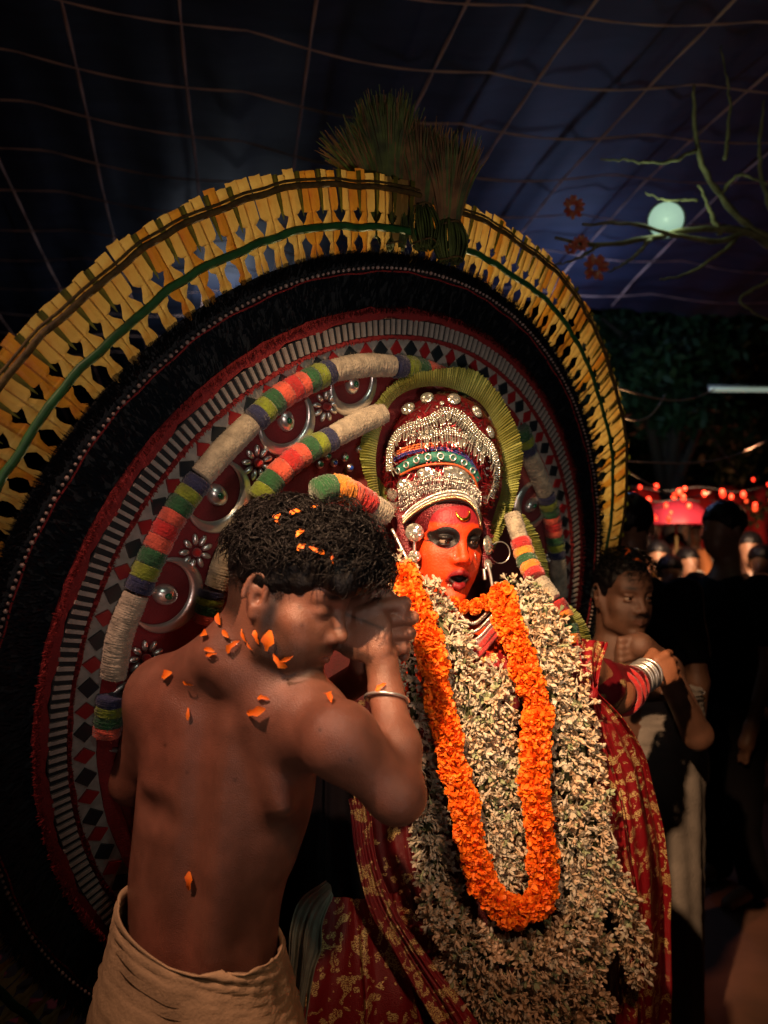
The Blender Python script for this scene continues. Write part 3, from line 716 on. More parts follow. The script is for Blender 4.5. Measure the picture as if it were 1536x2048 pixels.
# hair: a lumpy cap plus many separate curls
M_hair = mat('hair_black', (.003, .0025, .003), .42, spec=.22, bump=.5, bscale=260)
ho = [('u', .001, loc(ell((0, -.014, .046), (.083, .100, .092)), HH, HM, HS)), ('s', .012, loc(ell((0, .075, -.045), (.12, .085, .075)), HH, HM, HS)), ('s', .012, loc(ell((0, -.02, -.10), (.13, .16, .125)), HH, HM, HS)),
      ('u', .03, loc(ell((0, .065, .080), (.066, .070, .046)), HH, HM, HS)), ('u', .02, loc(ell((-.02, .092, .062), (.048, .040, .034)), HH, HM, HS)),
      ('s', .006, loc(ell((0, .092, .0), (.085, .060, .054)), HH, HM, HS)), ('u', .01, loc(ell((-.01, .094, .078), (.050, .038, .030)), HH, HM, HS))]
hair = body('hair', ho, HH-.2, HH+.22, .0028, M_hair, man, disp=lambda X: vn(X, 110)*.0035+vn(X, 320, 5)*.0012)
def curls(par, H, M, s, n, cover, r0=.0011, ln=(.02, .05), name='curls', m=M_hair, out=.006, wave=.007):
    mb = MB(); c = 0
    while c < n:
        d = rng.normal(size=3); d /= np.linalg.norm(d)
        if not cover(d): continue
        if abs(d[0]) > .75 and d[2] < .12 and abs(d[1]) < .6: continue
        R = np.array((.083, .103, .094)); p = d*R+np.array((0, -.014, .046)); 
        if d[1] > .3 and d[2] > -.1: p = p+np.array((0, .045*min(1, (d[1]-.3)*2), .012))
        t = np.cross(d, rng.normal(size=3)); t = t/np.linalg.norm(t)+np.array((0, .45, -.35)); t -= d*(t@d); t /= np.linalg.norm(t); b = np.cross(d, t)
        L = random.uniform(*ln); k = 11; u = np.linspace(0, 1, k); w0 = random.uniform(3, 8); ph_ = random.random()*6; am = wave*random.uniform(.5, 1.2)
        q = p+t*(u*L)[:, None]+b*(am*np.sin(w0*u+ph_)-am*math.sin(ph_))[:, None]+d*(out*np.sin(u*3.0)+am*.7*np.cos(w0*u+ph_)-am*.7*math.cos(ph_))[:, None]
        q = np.array(H)+(q*s)@np.array(M).T; tube(mb, q, np.linspace(r0, r0*.45, k)*random.uniform(.7, 1.4), 3, False); c += 1
    return mb.build(name, m, par, kind='stuff')
curls(hair, HH, HM, HS, 2600, lambda d: d[2] > .12+.35*max(0, d[1]), .0012, (.02, .055))
curls(hair, HH, HM, HS, 700, lambda d: d[1] > .45 and d[2] > .38 and d[2] < .9, .0012, (.03, .07), out=.016, wave=.010)
def stubble():
    mb = MB(); n = 6000; V = []
    for _ in range(n):
        a = random.choice((-1, 1)); y = random.uniform(-.10, .04); z = random.uniform(-.075, .075)
        d = np.array((a*math.sqrt(max(.02, 1-(y/.1)**2)), y/.1, (z-.03)/.09)); d /= np.linalg.norm(d); p = d*np.array((.0752, .096, .088))+np.array((0, -.012, .030))
        t = np.array((0, -.2, -1))+rng.normal(size=3)*.3; e = p+t/np.linalg.norm(t)*random.uniform(.003, .007)+d*.0012; sd = np.cross(t, d)*.00035
        if abs(y+.012) < .022 and -.045 < z < .03: continue
        if z < .0 and y > -.035: continue
        V += [p-sd, p+sd, e]
    V = np.array(HH)+(np.array(V)*HS)@HM.T; mb.add(V, np.arange(len(V)).reshape(-1, 3)); mb.build('stubble', M_hair, hair, kind='stuff')
stubble()
# waist cloth
def cloth_rings(name, rings, m, par, folds=((24, .004), (51, .002)), n=180, thick=True, smooth=True, noise_=.003):
    """rings: list of (centre, a, b, tilt vector(dz per x, dz per y), rotation)"""
    V = []; k = len(rings)
    for i, (c, a, b, tilt, rot) in enumerate(rings):
        for j in range(n):
            t = 2*math.pi*j/n; rr = 1+sum(A*math.sin(f*t+i*.35*(f % 5)+f) for f, A in folds)/max(a, b)
            x = a*math.cos(t)*rr; y = b*math.sin(t)*rr; X = x*math.cos(rot)-y*math.sin(rot); Y = x*math.sin(rot)+y*math.cos(rot)
            V.append((c[0]+X, c[1]+Y, c[2]+tilt[0]*X+tilt[1]*Y))
    V = np.array(V); V += np.stack([vn(V, 30, s_) for s_ in (1, 2, 3)], 1)*noise_
    Fc = [(i*n+j, i*n+(j+1) % n, (i+1)*n+(j+1) % n, (i+1)*n+j) for i in range(k-1) for j in range(n)]
    ob = obj(name, V, Fc, m, par, smooth)
    md = ob.modifiers.new('thickness', 'SOLIDIFY'); md.thickness = .0025; return ob
M_mundu = mat('mundu_cream', (.50, .36, .20), .85, var=.35, vscale=9, bump=.5, bscale=180)
def wrap(name, c, rows, m, par, ty_, tilt, n=200, fold=.005):
    # rows: (dz, a, b) half axes down the body; the top edge is tilted, the wraps lie in slanting pleats
    r = np.array(rows); K = 70; u = np.linspace(0, 1, K)**1.5; zz = u*(r[-1, 0]-r[0, 0])+r[0, 0]; A = np.interp(-zz, -r[:, 0], r[:, 1]); B = np.interp(-zz, -r[:, 0], r[:, 2]); V = []
    for i in range(K):
        t = np.linspace(0, 2*math.pi, n, endpoint=False); fade = math.exp(-i/34)
        ph_ = (zz[i]*210+2.2*np.sin(t*1.0+.6)+1.3*np.sin(2*t+1)); w_ = fold*fade*(np.abs(np.sin(ph_))**.6*1.6+.5*np.sin(ph_*2.3+t*3))+.004*(1-fade)*np.sin(t*13+zz[i]*6)
        if i < 2: w_ = w_+.003
        x = (A[i]+w_)*np.cos(t); y = (B[i]+w_)*np.sin(t); X = x*math.cos(-ty_)-y*math.sin(-ty_); Y = x*math.sin(-ty_)+y*math.cos(-ty_)
        tz = tilt[0]*X+tilt[1]*Y+tilt[2]*np.maximum(0, -X-.02); V.append(np.stack([c[0]+X, c[1]+Y, c[2]+zz[i]+tz*max(.2, fade)], 1))
    V = np.concatenate(V); Fc = [(i*n+j, i*n+(j+1) % n, (i+1)*n+(j+1) % n, (i+1)*n+j) for i in range(K-1) for j in range(n)]
    ob = obj(name, V, Fc, m, par); md = ob.modifiers.new('thickness', 'SOLIDIFY'); md.thickness = .003; return ob
wc = np.array(P(391, 1895, 1.235))+np.array((0, .025, 0))
wrap('waist_cloth', wc, [(.02, .131, .096), (-.05, .150, .115), (-.15, .178, .140), (-.4, .19, .16), (-.8, .21, .18)], M_mundu, man, ty, (-.10, .10, .22))
# steel bangle and thin neck chain
def ringtube(name, c, nrm, R, r, m, par, seg=8, n=40, sq=1):
    Rm = frame_z(nrm); an = np.linspace(0, 2*math.pi, n+1); mb = MB()
    tube(mb, np.array([np.array(c)+Rm@np.array((R*math.cos(t), R*sq*math.sin(t), 0)) for t in an]), r, seg, False); return mb.build(name, m, par)
ba = WR-EL; ringtube('bangle', WR*.93+EL*.07, ba+np.array((.03, -.02, .0)), .032, .0024, M_silver, man)
neck_axis = hl((0, -.03, -.05))-tp(.008, .035, -.02); mb = MB()
nc = tp(.012, .038, -.012); Rm = frame_z(neck_axis+np.array((.02, .03, 0)))
for i in range(90):
    t = 2*math.pi*i/90; sphere(mb, nc+Rm@np.array((.069*math.cos(t), .067*math.sin(t), .002*math.sin(5*t))), .0017, None, 6, 4)
mb.build('neck_chain', M_silver2, man)
from mathutils.bvhtree import BVHTree
from mathutils import geometry
# ------------------------------------------------------------------ the performer
perf = thing('person', 'ritual performer with orange-red painted face and blackened eyes, singing under the tall silver crown', 'person', tuple(P(990, 2048, 1.75)))
PS = .93; PH = np.array(P(885, 1078, 1.61)); PM = headframe(math.radians(-69), math.radians(7), math.radians(-2)); MO = .65
o = head_ops(PH, PM, PS, mouth=MO, thin=.004)
pl = lambda p: PH+PM@(np.array(p)*PS)
o += [('u', .02, cap(pl((0, -.02, -.06)), pl((0, -.04, -.17)), .05, .055)), ('u', .05, ell(pl((0, -.05, -.27)), (.15, .10, .10)))]
# left arm of the performer stretched to the right
s0 = np.array(P(1150, 1330, 1.66)); s1 = np.array(P(1230, 1390, 1.74)); s2 = np.array(P(1298, 1345, 1.90))
o += [('u', .04, cap(pl((0, -.05, -.27)), s0, .06, .05)), ('u', .03, cap(s0, s1, .045, .038)), ('u', .02, cap(s1, s2, .036, .024))]
fingers_fist(o, s2+np.array((.035, .02, .004)), (.35, -.1, -.9), (.85, .35, .2), (.1, -.95, .35), .95)
def perf_col(V):
    q = (V-PH)@PM/PS; x, y, z = q[:, 0], q[:, 1], q[:, 2]; ax = np.abs(x)
    c = np.ones((len(V), 3))*np.array((.84, .062, .009)); n = vn(V, 90)*.5+vn(V, 210, 3)*.35
    c *= (1+.08*n)[:, None]
    def mx(m, col):
        m = np.clip(m, 0, 1)[:, None]; c[:] = c*(1-m)+np.array(col)*m
    st = lambda d, w=.0012: np.clip(.5-d/w/2, 0, 1)
    fr = y > .0
    mx(np.clip((z-.041+.25*np.abs(ax-.0)**1.2*.4-.006*n)/.006, 0, 1)*fr, (.26, .012, .022))
    mx(np.exp(-(ax/.010)**2)*np.clip((z-.030)/.02, 0, 1)*fr*.9, (.26, .012, .022))
    e = np.sqrt(((ax-.0335)/.0265)**2+((z-.0115)/.0235)**2)-1
    mx(st(e*.02)*fr, (.004, .004, .005))
    wing = np.abs(z-.002+.10*(ax-.045))-.0030*(1-np.clip((ax-.05)/.026, 0, 1)); mx(st(wing)*(ax > .04)*(ax < .077)*fr, (.004, .004, .005))
    jd = MO*.022; lp = np.sqrt((ax/.0275)**2+((z+.066+jd*.5)/(.0155+jd*.5))**2)-1
    mx(st(lp*.02, .002)*(y > .078)*fr, (.20, .006, .010))
    inn = np.sqrt((ax/.0225)**2+((z+.066+jd*.55)/(.0065+jd*.42))**2)-1; dep = (y < .0975)
    mx((inn < .0)*dep*(y > .05)*.97, (.012, .004, .004))
    mx(np.clip((s_ := (V[:, 0] > P(1180, 1300, 1.7)[0]))*1., 0, 1), (.30, .12, .06))
    mx(np.exp(-((ax-.030)/.02)**2-((z+.02)/.012)**2)*fr*.12, (.5, .02, .005))
    return c
M_paint = mat('face_paint', (.7, .06, .01), .50, spec=.4, bump=.45, bscale=260, var=.2, vscale=30, vcol=True)
bo = body('body', o, np.array((-.2, 1.3, 1.0)), np.array((.95, 2.15, 1.7)), .0021, M_paint, perf, perf_col)
eyes(PH, PM, PS, perf, (.15, .98, -.05))
mb = MB(); jd = MO*.022
for i in range(8):
    a = (i-3.5)*.0052; sphere(mb, pl((a, .0905-abs(a)*.35, -.0745-jd*.85)), (.0026, .002, .0040), PM, 6, 5)
mb.build('lower_teeth', mat('teeth', (.45, .36, .26), .3), perf)
# small gold crescent on the forehead
M_gold = mat('gold', (.85, .55, .06), .22, 1, bump=.1, bscale=100)
def onhead(px, py, off=.0):
    r = (P(px, py, 1.)-Vector((0, 0, CAMZ))).normalized(); h = bvh.ray_cast(Vector((0, 0, CAMZ)), r); return np.array(h[0])+np.array(h[1])*off, np.array(h[1])
me = bo.data; bvh = BVHTree.FromPolygons([v.co.copy() for v in me.vertices], [tuple(p.vertices) for p in me.polygons])
cps = [(911, 1023), (915, 1033), (924, 1040), (934, 1037), (938, 1027), (936, 1022)]
qs = np.array([onhead(*c, off=.002)[0] for c in cps]); mb = MB(); tube(mb, resample(qs, 20), .0005+.0032*np.sin(np.linspace(.1, 3.0, 20)), 6); mb.build('gold_crescent', M_gold, perf)
for (x, y, rr) in ((911, 1113, .0042), (950, 1112, .0062)):
    c, n_ = onhead(x, y, .001); ringtube('nose_ring', c, (1, -.2, .2), rr, .0009, M_silver, perf, 6, 20)

# crown ----------------------------------------------------------------
CC = np.array(P(884, 928, 1.66)); CRd = np.array((.118, .105, .146)); CRM = frame_z((.10, -.10, 1.0), (0, 1, 0))
crown = thing('crown', 'tall domed maroon tinsel crown with silver chains and round mirrors, framed by pleated leaf', 'crown', tuple(CC))
M_mar = mat('maroon_tinsel', (.16, .012, .02), .32, metal=.35, var=.6, vscale=200, bump=.8, bscale=300)
mb = MB(); sphere(mb, CC, CRd, CRM, 40, 28); mb.build('dome', M_mar, crown)
mb = MB(); sphere(mb, pl((0, -.012, .048)), np.array((.083, .100, .080))*PS, PM, 32, 20); mb.build('cap_lining', M_mar, crown)
def oncrown(px, py, off=.0):
    """point on the dome seen along the sight line"""
    o_ = np.array((0, 0, CAMZ)); d = np.array(P(px, py, 1.))-o_; R = CRd+off
    oo = (o_-CC)@CRM/R; dd = d@CRM/R; a = dd@dd; b = oo@dd; c = oo@oo-1; disc_ = b*b-a*c
    t = (-b-math.sqrt(max(disc_, 0)))/a; p = o_+d*t; q = (p-CC)@CRM; n_ = CRM@(q/R**2); return p, n_/np.linalg.norm(n_)
# tinsel
def tinsel(name, pts, nrm, L, wd, m, par):
    n = len(pts); d = rng.normal(size=(n, 3)); t = np.cross(nrm, d); t /= np.linalg.norm(t, axis=1)[:, None]; t[:, 2] -= .5; t += nrm*.35
    l = (L*rng.uniform(.5, 1.2, n))[:, None]; sd = np.cross(t, nrm); sd /= np.linalg.norm(sd, axis=1)[:, None]
    V = np.stack([pts-sd*wd, pts+sd*wd, pts+t*l+sd*wd*.5, pts+t*l-sd*wd*.5], 1).reshape(-1, 3)
    o_ = link(name, npmesh(name, V, np.arange(4*n).reshape(n, 4), m), kind='stuff'); setpar(o_, par); return o_
dd = rng.normal(size=(5200, 3)); dd /= np.linalg.norm(dd, axis=1)[:, None]; dd = dd[(dd[:, 1] < .4) & (dd[:, 2] > -.75)]
pp = CC+(dd*CRd)@CRM.T; nn = (dd/CRd)@CRM.T; nn /= np.linalg.norm(nn, axis=1)[:, None]
tinsel('tinsel', pp, nn, .019, .0013, mat('red_foil', (.34, .02, .03), .3, metal=.7), crown)
k_ = rng.choice(len(pp), 900, replace=False); tinsel('silver_tinsel', pp[k_]+nn[k_]*.004, nn[k_], .012, .0010, M_silver2, crown)
M_mir = mat('mirror_silver', (.74, .78, .70), .18, .85, coat=.5, bump=.3, bscale=60)
def boss(c, n_, rx, ry, name, par, m=M_mir, rot=0., dome=.35, fac=18):
    R = frame_z(n_); ca, sa = math.cos(rot), math.sin(rot); V = []; Fc = []
    rings = [(0, dome), (.28, dome*.97), (.36, dome*.75), (.62, dome*.72), (.80, dome*.45), (.95, dome*.30), (1.0, 0)]
    for k, (q, z) in enumerate(rings):
        for j in range(fac):
            t = 2*math.pi*j/fac; zz = z+(.07*(j % 2) if 1 < k < 5 else 0); x = rx*q*math.cos(t); y = ry*q*math.sin(t)
            V.append(c+R@np.array((x*ca-y*sa, x*sa+y*ca, zz*min(rx, ry))))
    for k in range(len(rings)-1):
        for j in range(fac): Fc.append((k*fac+j, (k+1)*fac+j, (k+1)*fac+(j+1) % fac, k*fac+(j+1) % fac))
    return obj(name, V, Fc, m, par, False)
for x, y, rx, ry, rt in ((816, 817, 16, 15, 0), (854, 795, 14, 14, 0), (908, 798, 14, 14, 0), (954, 823, 10, 14, .4), (981, 864, 9, 13, .3), (854, 947, 21, 12, 0), (913, 951, 30, 19, -.5), (810, 973, 18, 17, 0), (785, 989, 14, 14, 0), (789, 1011, 17, 17, 0), (884, 806, 5, 5, 0), (940, 978, 8, 8, 0), (971, 1000, 7, 10, 0)):
    c, n_ = oncrown(x, y, .006); n_ = n_*.8+np.array((0, -.5, 0)); boss(c, n_, rx/1600*1.56, ry/1600*1.56, 'round_mirror', crown, rot=rt)
def cpath(px, n=60, off=.008): return resample([oncrown(x, y, off)[0] for x, y in px], n)
def chain(name, px, rows, r, m, par, drop=0, off=.008, wd=.006, kind='stuff', tdir=-1):
    n = int(np.linalg.norm(np.diff(cpath(px, 30), axis=0), axis=1).sum()/(r*1.9)); q = cpath(px, n, off); mb = MB()
    for k in range(rows):
        for i in range(n):
            nr = (q[i]-CC)/np.linalg.norm(q[i]-CC); t = q[min(i+1, n-1)]-q[max(i-1, 0)]; t /= np.linalg.norm(t)+1e-9; b = np.cross(nr, t)
            p = q[i]+b*(k-(rows-1)/2)*wd+rng.normal(size=3)*.0004; sphere(mb, p, r*random.uniform(.8, 1.15), None, 6, 4)
            if drop and k == 0:
                L = drop*random.uniform(.7, 1.2); R = frame_z(b*tdir+nr*.3+np.array((0, 0, -.6))+rng.normal(size=3)*.15); sphere(mb, p+R[:, 2]*L*.6, (.0016, .0010, L*.5), R, 5, 4)
    o_ = mb.build(name, m, par, kind=kind); return o_
arc1 = [(778, 941), (779, 905), (790, 872), (812, 855), (836, 848), (862, 838), (880, 826), (899, 821), (921, 829), (940, 848), (960, 872), (983, 895), (993, 925), (994, 960), (982, 993)]
chain('silver_chain', arc1, 4, .0027, M_mir, crown, .020, .020, .0052)
chain('silver_chain', [(842, 872), (869, 866), (897, 862), (928, 868), (950, 884), (972, 908)], 4, .0026, M_mir, crown, .022, .017, .0050)
chain('silver_chain', [(850, 852), (872, 838), (900, 834), (926, 846), (940, 862)], 3, .0026, M_silver2, crown, .014, .014, .0045)
chain('silver_chain', [(815, 875), (840, 866), (865, 862)], 2, .0020, M_silver2, crown, .014, .013, .0045)
chain('orange_beads', [(788, 912), (808, 901), (840, 893), (875, 890)], 3, .0019, mat('bead_orange', (.8, .2, .06), .4), crown, 0, .008, .0048)
chain('blue_beads', [(786, 920), (820, 905), (880, 897), (930, 912), (952, 940)], 2, .0018, mat('bead_blue', (.02, .03, .2), .3), crown, 0, .010, .004)
# teal band with rings
M_teal = mat('teal_cloth', (.01, .16, .12), .45, bump=.8, bscale=300, var=.5, vscale=80)
def band(name, px, wd, m, par, off=.009, n=50):
    q = cpath(px, n, off); V = []
    for i in range(n):
        nr = (q[i]-CC)/np.linalg.norm(q[i]-CC); t = q[min(i+1, n-1)]-q[max(i-1, 0)]; t /= np.linalg.norm(t); b = np.cross(nr, t)
        for k, z in ((-1, -.004), (-.9, .0005), (0, .0015), (.9, .0005), (1, -.004)): V.append(q[i]+b*wd*k+nr*z)
    Fc = [(i*5+k, i*5+k+1, i*5+k+6, i*5+k+5) for i in range(n-1) for k in range(4)]; obj(name, V, Fc, m, par)
tb = [(795, 942), (822, 924), (858, 914), (902, 914), (938, 932), (956, 962)]
band('teal_band', tb, .010, M_teal, crown)
q = cpath(tb, 9, .012)
for i in range(8):
    nr = (q[i]-CC)/np.linalg.norm(q[i]-CC); ringtube('silver_ring', q[i], nr, .0058, .0014, M_silver, crown, 6, 16)
band('orange_trim', [(800, 950), (830, 936), (870, 928), (915, 931), (945, 952), (958, 985)], .0022, mat('trim_orange', (.6, .12, .03), .5, var=.5, vscale=200), crown, .011)
# fringe of silver scales above the brow and the rim
for k in range(5):
    chain('scale_row', [(800-k*1, 1030-k*13), (826, 1008-k*11), (858, 990-k*9), (900, 982-k*7), (938, 992-k*7), (962, 1018-k*8)], 1, .0022, M_silver2, crown, .012, .010+.001*k, .004)
def browrim():
    rim = [(806, 1046), (822, 1030), (842, 1016), (866, 1004), (890, 997), (914, 995), (936, 1002), (950, 1016), (958, 1034), (961, 1050)]
    q = resample([np.array(P(x, y, 1.52+.035*abs(x-905)/60*.6)) for x, y in rim], 70)
    for nm, m_, dz, rr in (('gold_chain_rim', mat('pale_gold', (.80, .62, .36), .25, 1), 0, .0022), ('silver_chain_rim', M_silver2, .0055, .0026), ('silver_chain_rim', M_silver2, .012, .0028)):
        mb = MB()
        for i, p in enumerate(q):
            up_ = np.array((0, .35, 1.))*dz; sphere(mb, p+up_, (rr, rr, rr*1.5), None, 6, 4)
        mb.build(nm, m_, crown, kind='stuff')
    mb = MB(); tube(mb, q-np.array((0, -.004, .004)), .0022, 6); mb.build('brow_cord', M_blk, crown)
browrim()
# padded cheek pieces with tinsel, big ear bosses, drops and strings
for nm, pts_, r_ in (('cheek_pad', [(800, 1030, 1.60), (812, 1075, 1.585), (822, 1120, 1.58)], .020), ('cheek_pad', [(966, 1045, 1.60), (972, 1090, 1.59), (968, 1135, 1.59)], .012)):
    q = resample([np.array(P(*p)) for p in pts_], 14); mb = MB(); tube(mb, q, r_, 12, True, .05); mb.build(nm, M_mar, crown)
    i = rng.integers(0, 14, 420); d = rng.normal(size=(420, 3)); d /= np.linalg.norm(d, axis=1)[:, None]; tinsel('tinsel', q[i]+d*r_, d, .012, .0008, M_mar, crown)
for x, y, dpt, r_ in ((829, 1065, 1.545, .0185), (829, 1113, 1.545, .0125)):
    boss(np.array(P(x, y, dpt)), (.15, -1, .1), r_, r_, 'ear_boss', crown, dome=.5)
boss(np.array(P(975, 1090, 1.58)), (.85, -.55, .1), .017, .020, 'ear_boss', crown, dome=.5); boss(np.array(P(976, 1130, 1.575)), (.6, -.8, .1), .011, .012, 'ear_boss', crown)
for pts_ in ([(829, 1083, 1.55), (829, 1101, 1.55)], [(975, 1125, 1.56), (982, 1155, 1.555), (986, 1183, 1.55)], [(968, 1138, 1.56), (970, 1160, 1.555)], [(784, 1058, 1.55), (800, 1090, 1.54), (814, 1118, 1.53)]):
    q = resample([np.array(P(*p)) for p in pts_], 12); mb = MB(); tube(mb, q, .0032, 6); mb.build('silver_rod', M_silver, crown)
ringtube('hoop', np.array(P(1000, 1105, 1.63)), (.3, -1, 0), .022, .0012, M_silver, crown, 6, 30)

# pleated palm leaf frill ------------------------------------------------
M_frill = mat('palm_frill_green', (.42, .50, .17), .5, col2=(.27, .28, .06), vscale=16, trans=.3, bump=.3, bscale=200)
def frill(name, inner, outer, d0, d1, n, m, par, amp=.004, **p):
    A = resample([np.array(P(q_[0], q_[1], q_[2] if len(q_) > 2 else d0)) for q_ in inner], n); B = resample([np.array(P(q_[0], q_[1], q_[2] if len(q_) > 2 else d1)) for q_ in outer], n); V = []; K = 5
    fw = np.array((0, -1, 0))
    for i in range(n):
        j = random.uniform(-.003, .003); jt = rng.normal(size=3)*.0009
        for k in range(K):
            f = k/(K-1); pt = A[i]*(1-f)+B[i]*f+(B[i]-A[i])*(j*8*f*f); pt = pt+fw*(amp*(1 if i % 2 else -1)*(.35+.65*f))+fw*.010*math.sin(f*math.pi)+jt*f
            V.append(pt)
    Fc = [(i*K+k, i*K+k+1, (i+1)*K+k+1, (i+1)*K+k) for i in range(n-1) for k in range(K-1)]
    return obj(name, V, Fc, m, par, False, **p)
frill('pleated_leaf', [(769, 1040, 1.58), (757, 977, 1.60), (752, 912, 1.60), (766, 845, 1.61), (788, 800, 1.62), (830, 777, 1.64), (882, 773, 1.66), (928, 786, 1.69), (962, 808), (983, 840), (993, 882), (1001, 928), (1003, 977), (988, 1030), (980, 1062), (978, 1095)],
      [(772, 1057, 1.57), (738, 977, 1.575), (719, 908, 1.575), (732, 846, 1.58), (763, 791, 1.59), (807, 752, 1.61), (863, 740, 1.63), (921, 735, 1.66), (962, 748, 1.67), (995, 783), (1020, 826), (1039, 869), (1045, 912), (1036, 977), (1020, 1030), (985, 1105)], 1.70, 1.66, 330, M_frill, crown)
frill('shoulder_frill', [(1020, 1040), (1040, 1072), (1060, 1110), (1072, 1150), (1082, 1185)], [(1048, 1028), (1074, 1066), (1093, 1118), (1101, 1165), (1106, 1200)], 1.66, 1.70, 110, M_frill, perf)
frill('shoulder_frill', [(1108, 1210), (1132, 1232), (1150, 1262), (1160, 1300)], [(1118, 1196), (1156, 1224), (1178, 1262), (1184, 1304)], 1.55, 1.60, 70, M_frill, perf)
frill('shoulder_frill', [(604, 992), (640, 980), (692, 975)], [(594, 962), (648, 940), (696, 932)], 1.62, 1.60, 46, M_frill, perf)
frill('shoulder_frill', [(700, 985), (735, 1000), (768, 1030)], [(702, 940), (745, 945), (780, 985)], 1.66, 1.66, 40, M_frill, perf)
for seq, pts_, r_ in (([('w', 1)], [(1024, 1028, 1.62), (1040, 1078, 1.60)], .016), ([('r', 1), ('o', .9), ('g', 1), ('o', .9), ('r', .8)], [(1041, 1080, 1.60), (1053, 1120, 1.58), (1072, 1156, 1.55)], .018),
                      ([('w', 1)], [(1076, 1162, 1.55), (1104, 1200, 1.53)], .018), ([('r', 1), ('o', .6)], [(1108, 1205, 1.53), (1128, 1240, 1.52)], .019), ([('g', 1), ('o', 1)], [(1132, 1250, 1.52), (1140, 1290, 1.51)], .019)):
    yarnroll([np.array(P(*p)) for p in pts_], seq, r_, perf)

# costume ----------------------------------------------------------------
def brocade(name, red, scale=40, thr=-.15):
    m = bpy.data.materials.new(name); m.use_nodes = True; n = m.node_tree; b = n.nodes['Principled BSDF']; L = n.links.new
    tc = n.nodes.new('ShaderNodeTexCoord'); v = n.nodes.new('ShaderNodeTexVoronoi'); v.feature = 'SMOOTH_F1'; v.inputs['Scale'].default_value = scale
    nz = n.nodes.new('ShaderNodeTexNoise'); nz.inputs['Scale'].default_value = 30; nz.inputs['Detail'].default_value = 3
    mx = n.nodes.new('ShaderNodeMix'); mx.data_type = 'RGBA'; mx.inputs[0].default_value = .09; L(tc.outputs['Object'], mx.inputs[6]); L(nz.outputs['Color'], mx.inputs[7]); L(tc.outputs['Object'], nz.inputs['Vector']); L(mx.outputs[2], v.inputs['Vector'])
    r1 = n.nodes.new('ShaderNodeMath'); r1.operation = 'MULTIPLY'; r1.inputs[1].default_value = 9.0; L(v.outputs['Distance'], r1.inputs[0])
    r2 = n.nodes.new('ShaderNodeMath'); r2.operation = 'SINE'; L(r1.outputs[0], r2.inputs[0])
    r3 = n.nodes.new('ShaderNodeMapRange'); r3.inputs[1].default_value = thr; r3.inputs[2].default_value = thr+.12; L(r2.outputs[0], r3.inputs[0])
    z = n.nodes.new('ShaderNodeTexNoise'); z.inputs['Scale'].default_value = 7; L(tc.outputs['Object'], z.inputs['Vector'])
    zr = n.nodes.new('ShaderNodeMapRange'); zr.inputs[1].default_value = .36; zr.inputs[2].default_value = .44; L(z.outputs[0], zr.inputs[0])
    mp = n.nodes.new('ShaderNodeMapping'); mp.inputs['Scale'].default_value = (300, 300, 900); L(tc.outputs['Object'], mp.inputs[0])
    sp = n.nodes.new('ShaderNodeTexNoise'); sp.inputs['Scale'].default_value = 1; sp.inputs['Detail'].default_value = 2; L(mp.outputs[0], sp.inputs['Vector'])
    sr = n.nodes.new('ShaderNodeMapRange'); sr.inputs[1].default_value = .46; sr.inputs[2].default_value = .52; L(sp.outputs[0], sr.inputs[0])
    m1 = n.nodes.new('ShaderNodeMath'); m1.operation = 'MULTIPLY'; L(r3.outputs[0], m1.inputs[0]); L(zr.outputs[0], m1.inputs[1])
    m2 = n.nodes.new('ShaderNodeMath'); m2.operation = 'MULTIPLY'; L(m1.outputs[0], m2.inputs[0]); L(sr.outputs[0], m2.inputs[1])
    cm = n.nodes.new('ShaderNodeMix'); cm.data_type = 'RGBA'; cm.inputs[6].default_value = (*red, 1); cm.inputs[7].default_value = (.80, .66, .26, 1); L(m2.outputs[0], cm.inputs[0]); L(cm.outputs[2], b.inputs['Base Color'])
    mm = n.nodes.new('ShaderNodeMath'); mm.operation = 'MULTIPLY'; mm.inputs[1].default_value = .4; L(m2.outputs[0], mm.inputs[0]); L(mm.outputs[0], b.inputs['Metallic'])
    b.inputs['Roughness'].default_value = .38
    bp = n.nodes.new('ShaderNodeBump'); bp.inputs['Strength'].default_value = .7; bp.inputs['Distance'].default_value = .002; L(sp.outputs[0], bp.inputs['Height']); L(bp.outputs[0], b.inputs['Normal'])
    return m
M_broc = brocade('red_brocade', (.20, .006, .010)); M_broc2 = brocade('dark_red_brocade', (.10, .004, .008), 26, .6)
co = [('u', .01, ell(P(965, 1350, 1.76), (.19, .15, .16))), ('u', .08, ell(P(1000, 1560, 1.76), (.20, .15, .26))), ('u', .10, ell(P(990, 1900, 1.80), (.27, .20, .32))), ('u', .08, ell(P(960, 2250, 1.82), (.36, .28, .4))),
      ('u', .03, cap(np.array(P(1130, 1335, 1.68)), np.array(P(1200, 1372, 1.72)), .062, .052)), ('u', .02, cap(np.array(P(1200, 1372, 1.72)), s1*.5+s2*.5, .052, .036))]
costume = body('costume', co, np.array((-.3, 1.35, .2)), np.array((.85, 2.2, 1.55)), .008, M_broc2, perf, disp=lambda X: vn(X, 34)*.010+vn(X, 80, 4)*.003)
for k, (f, r_) in enumerate(((.10, .048), (.25, .046), (.42, .040))):
    c = s1*(1-f)+s2*f; ax_ = s2-s1; ringtube('red_armlet', c, ax_, r_, .006, YM['r'], perf, 8, 30)
for k in range(6):
    f = .55+.075*k; c = s1*(1-f)+s2*f; ringtube('silver_bangle', c, (s2-s1)+rng.normal(size=3)*.006, .034+.0015*(k % 2), .0034, M_silver, perf, 8, 30)
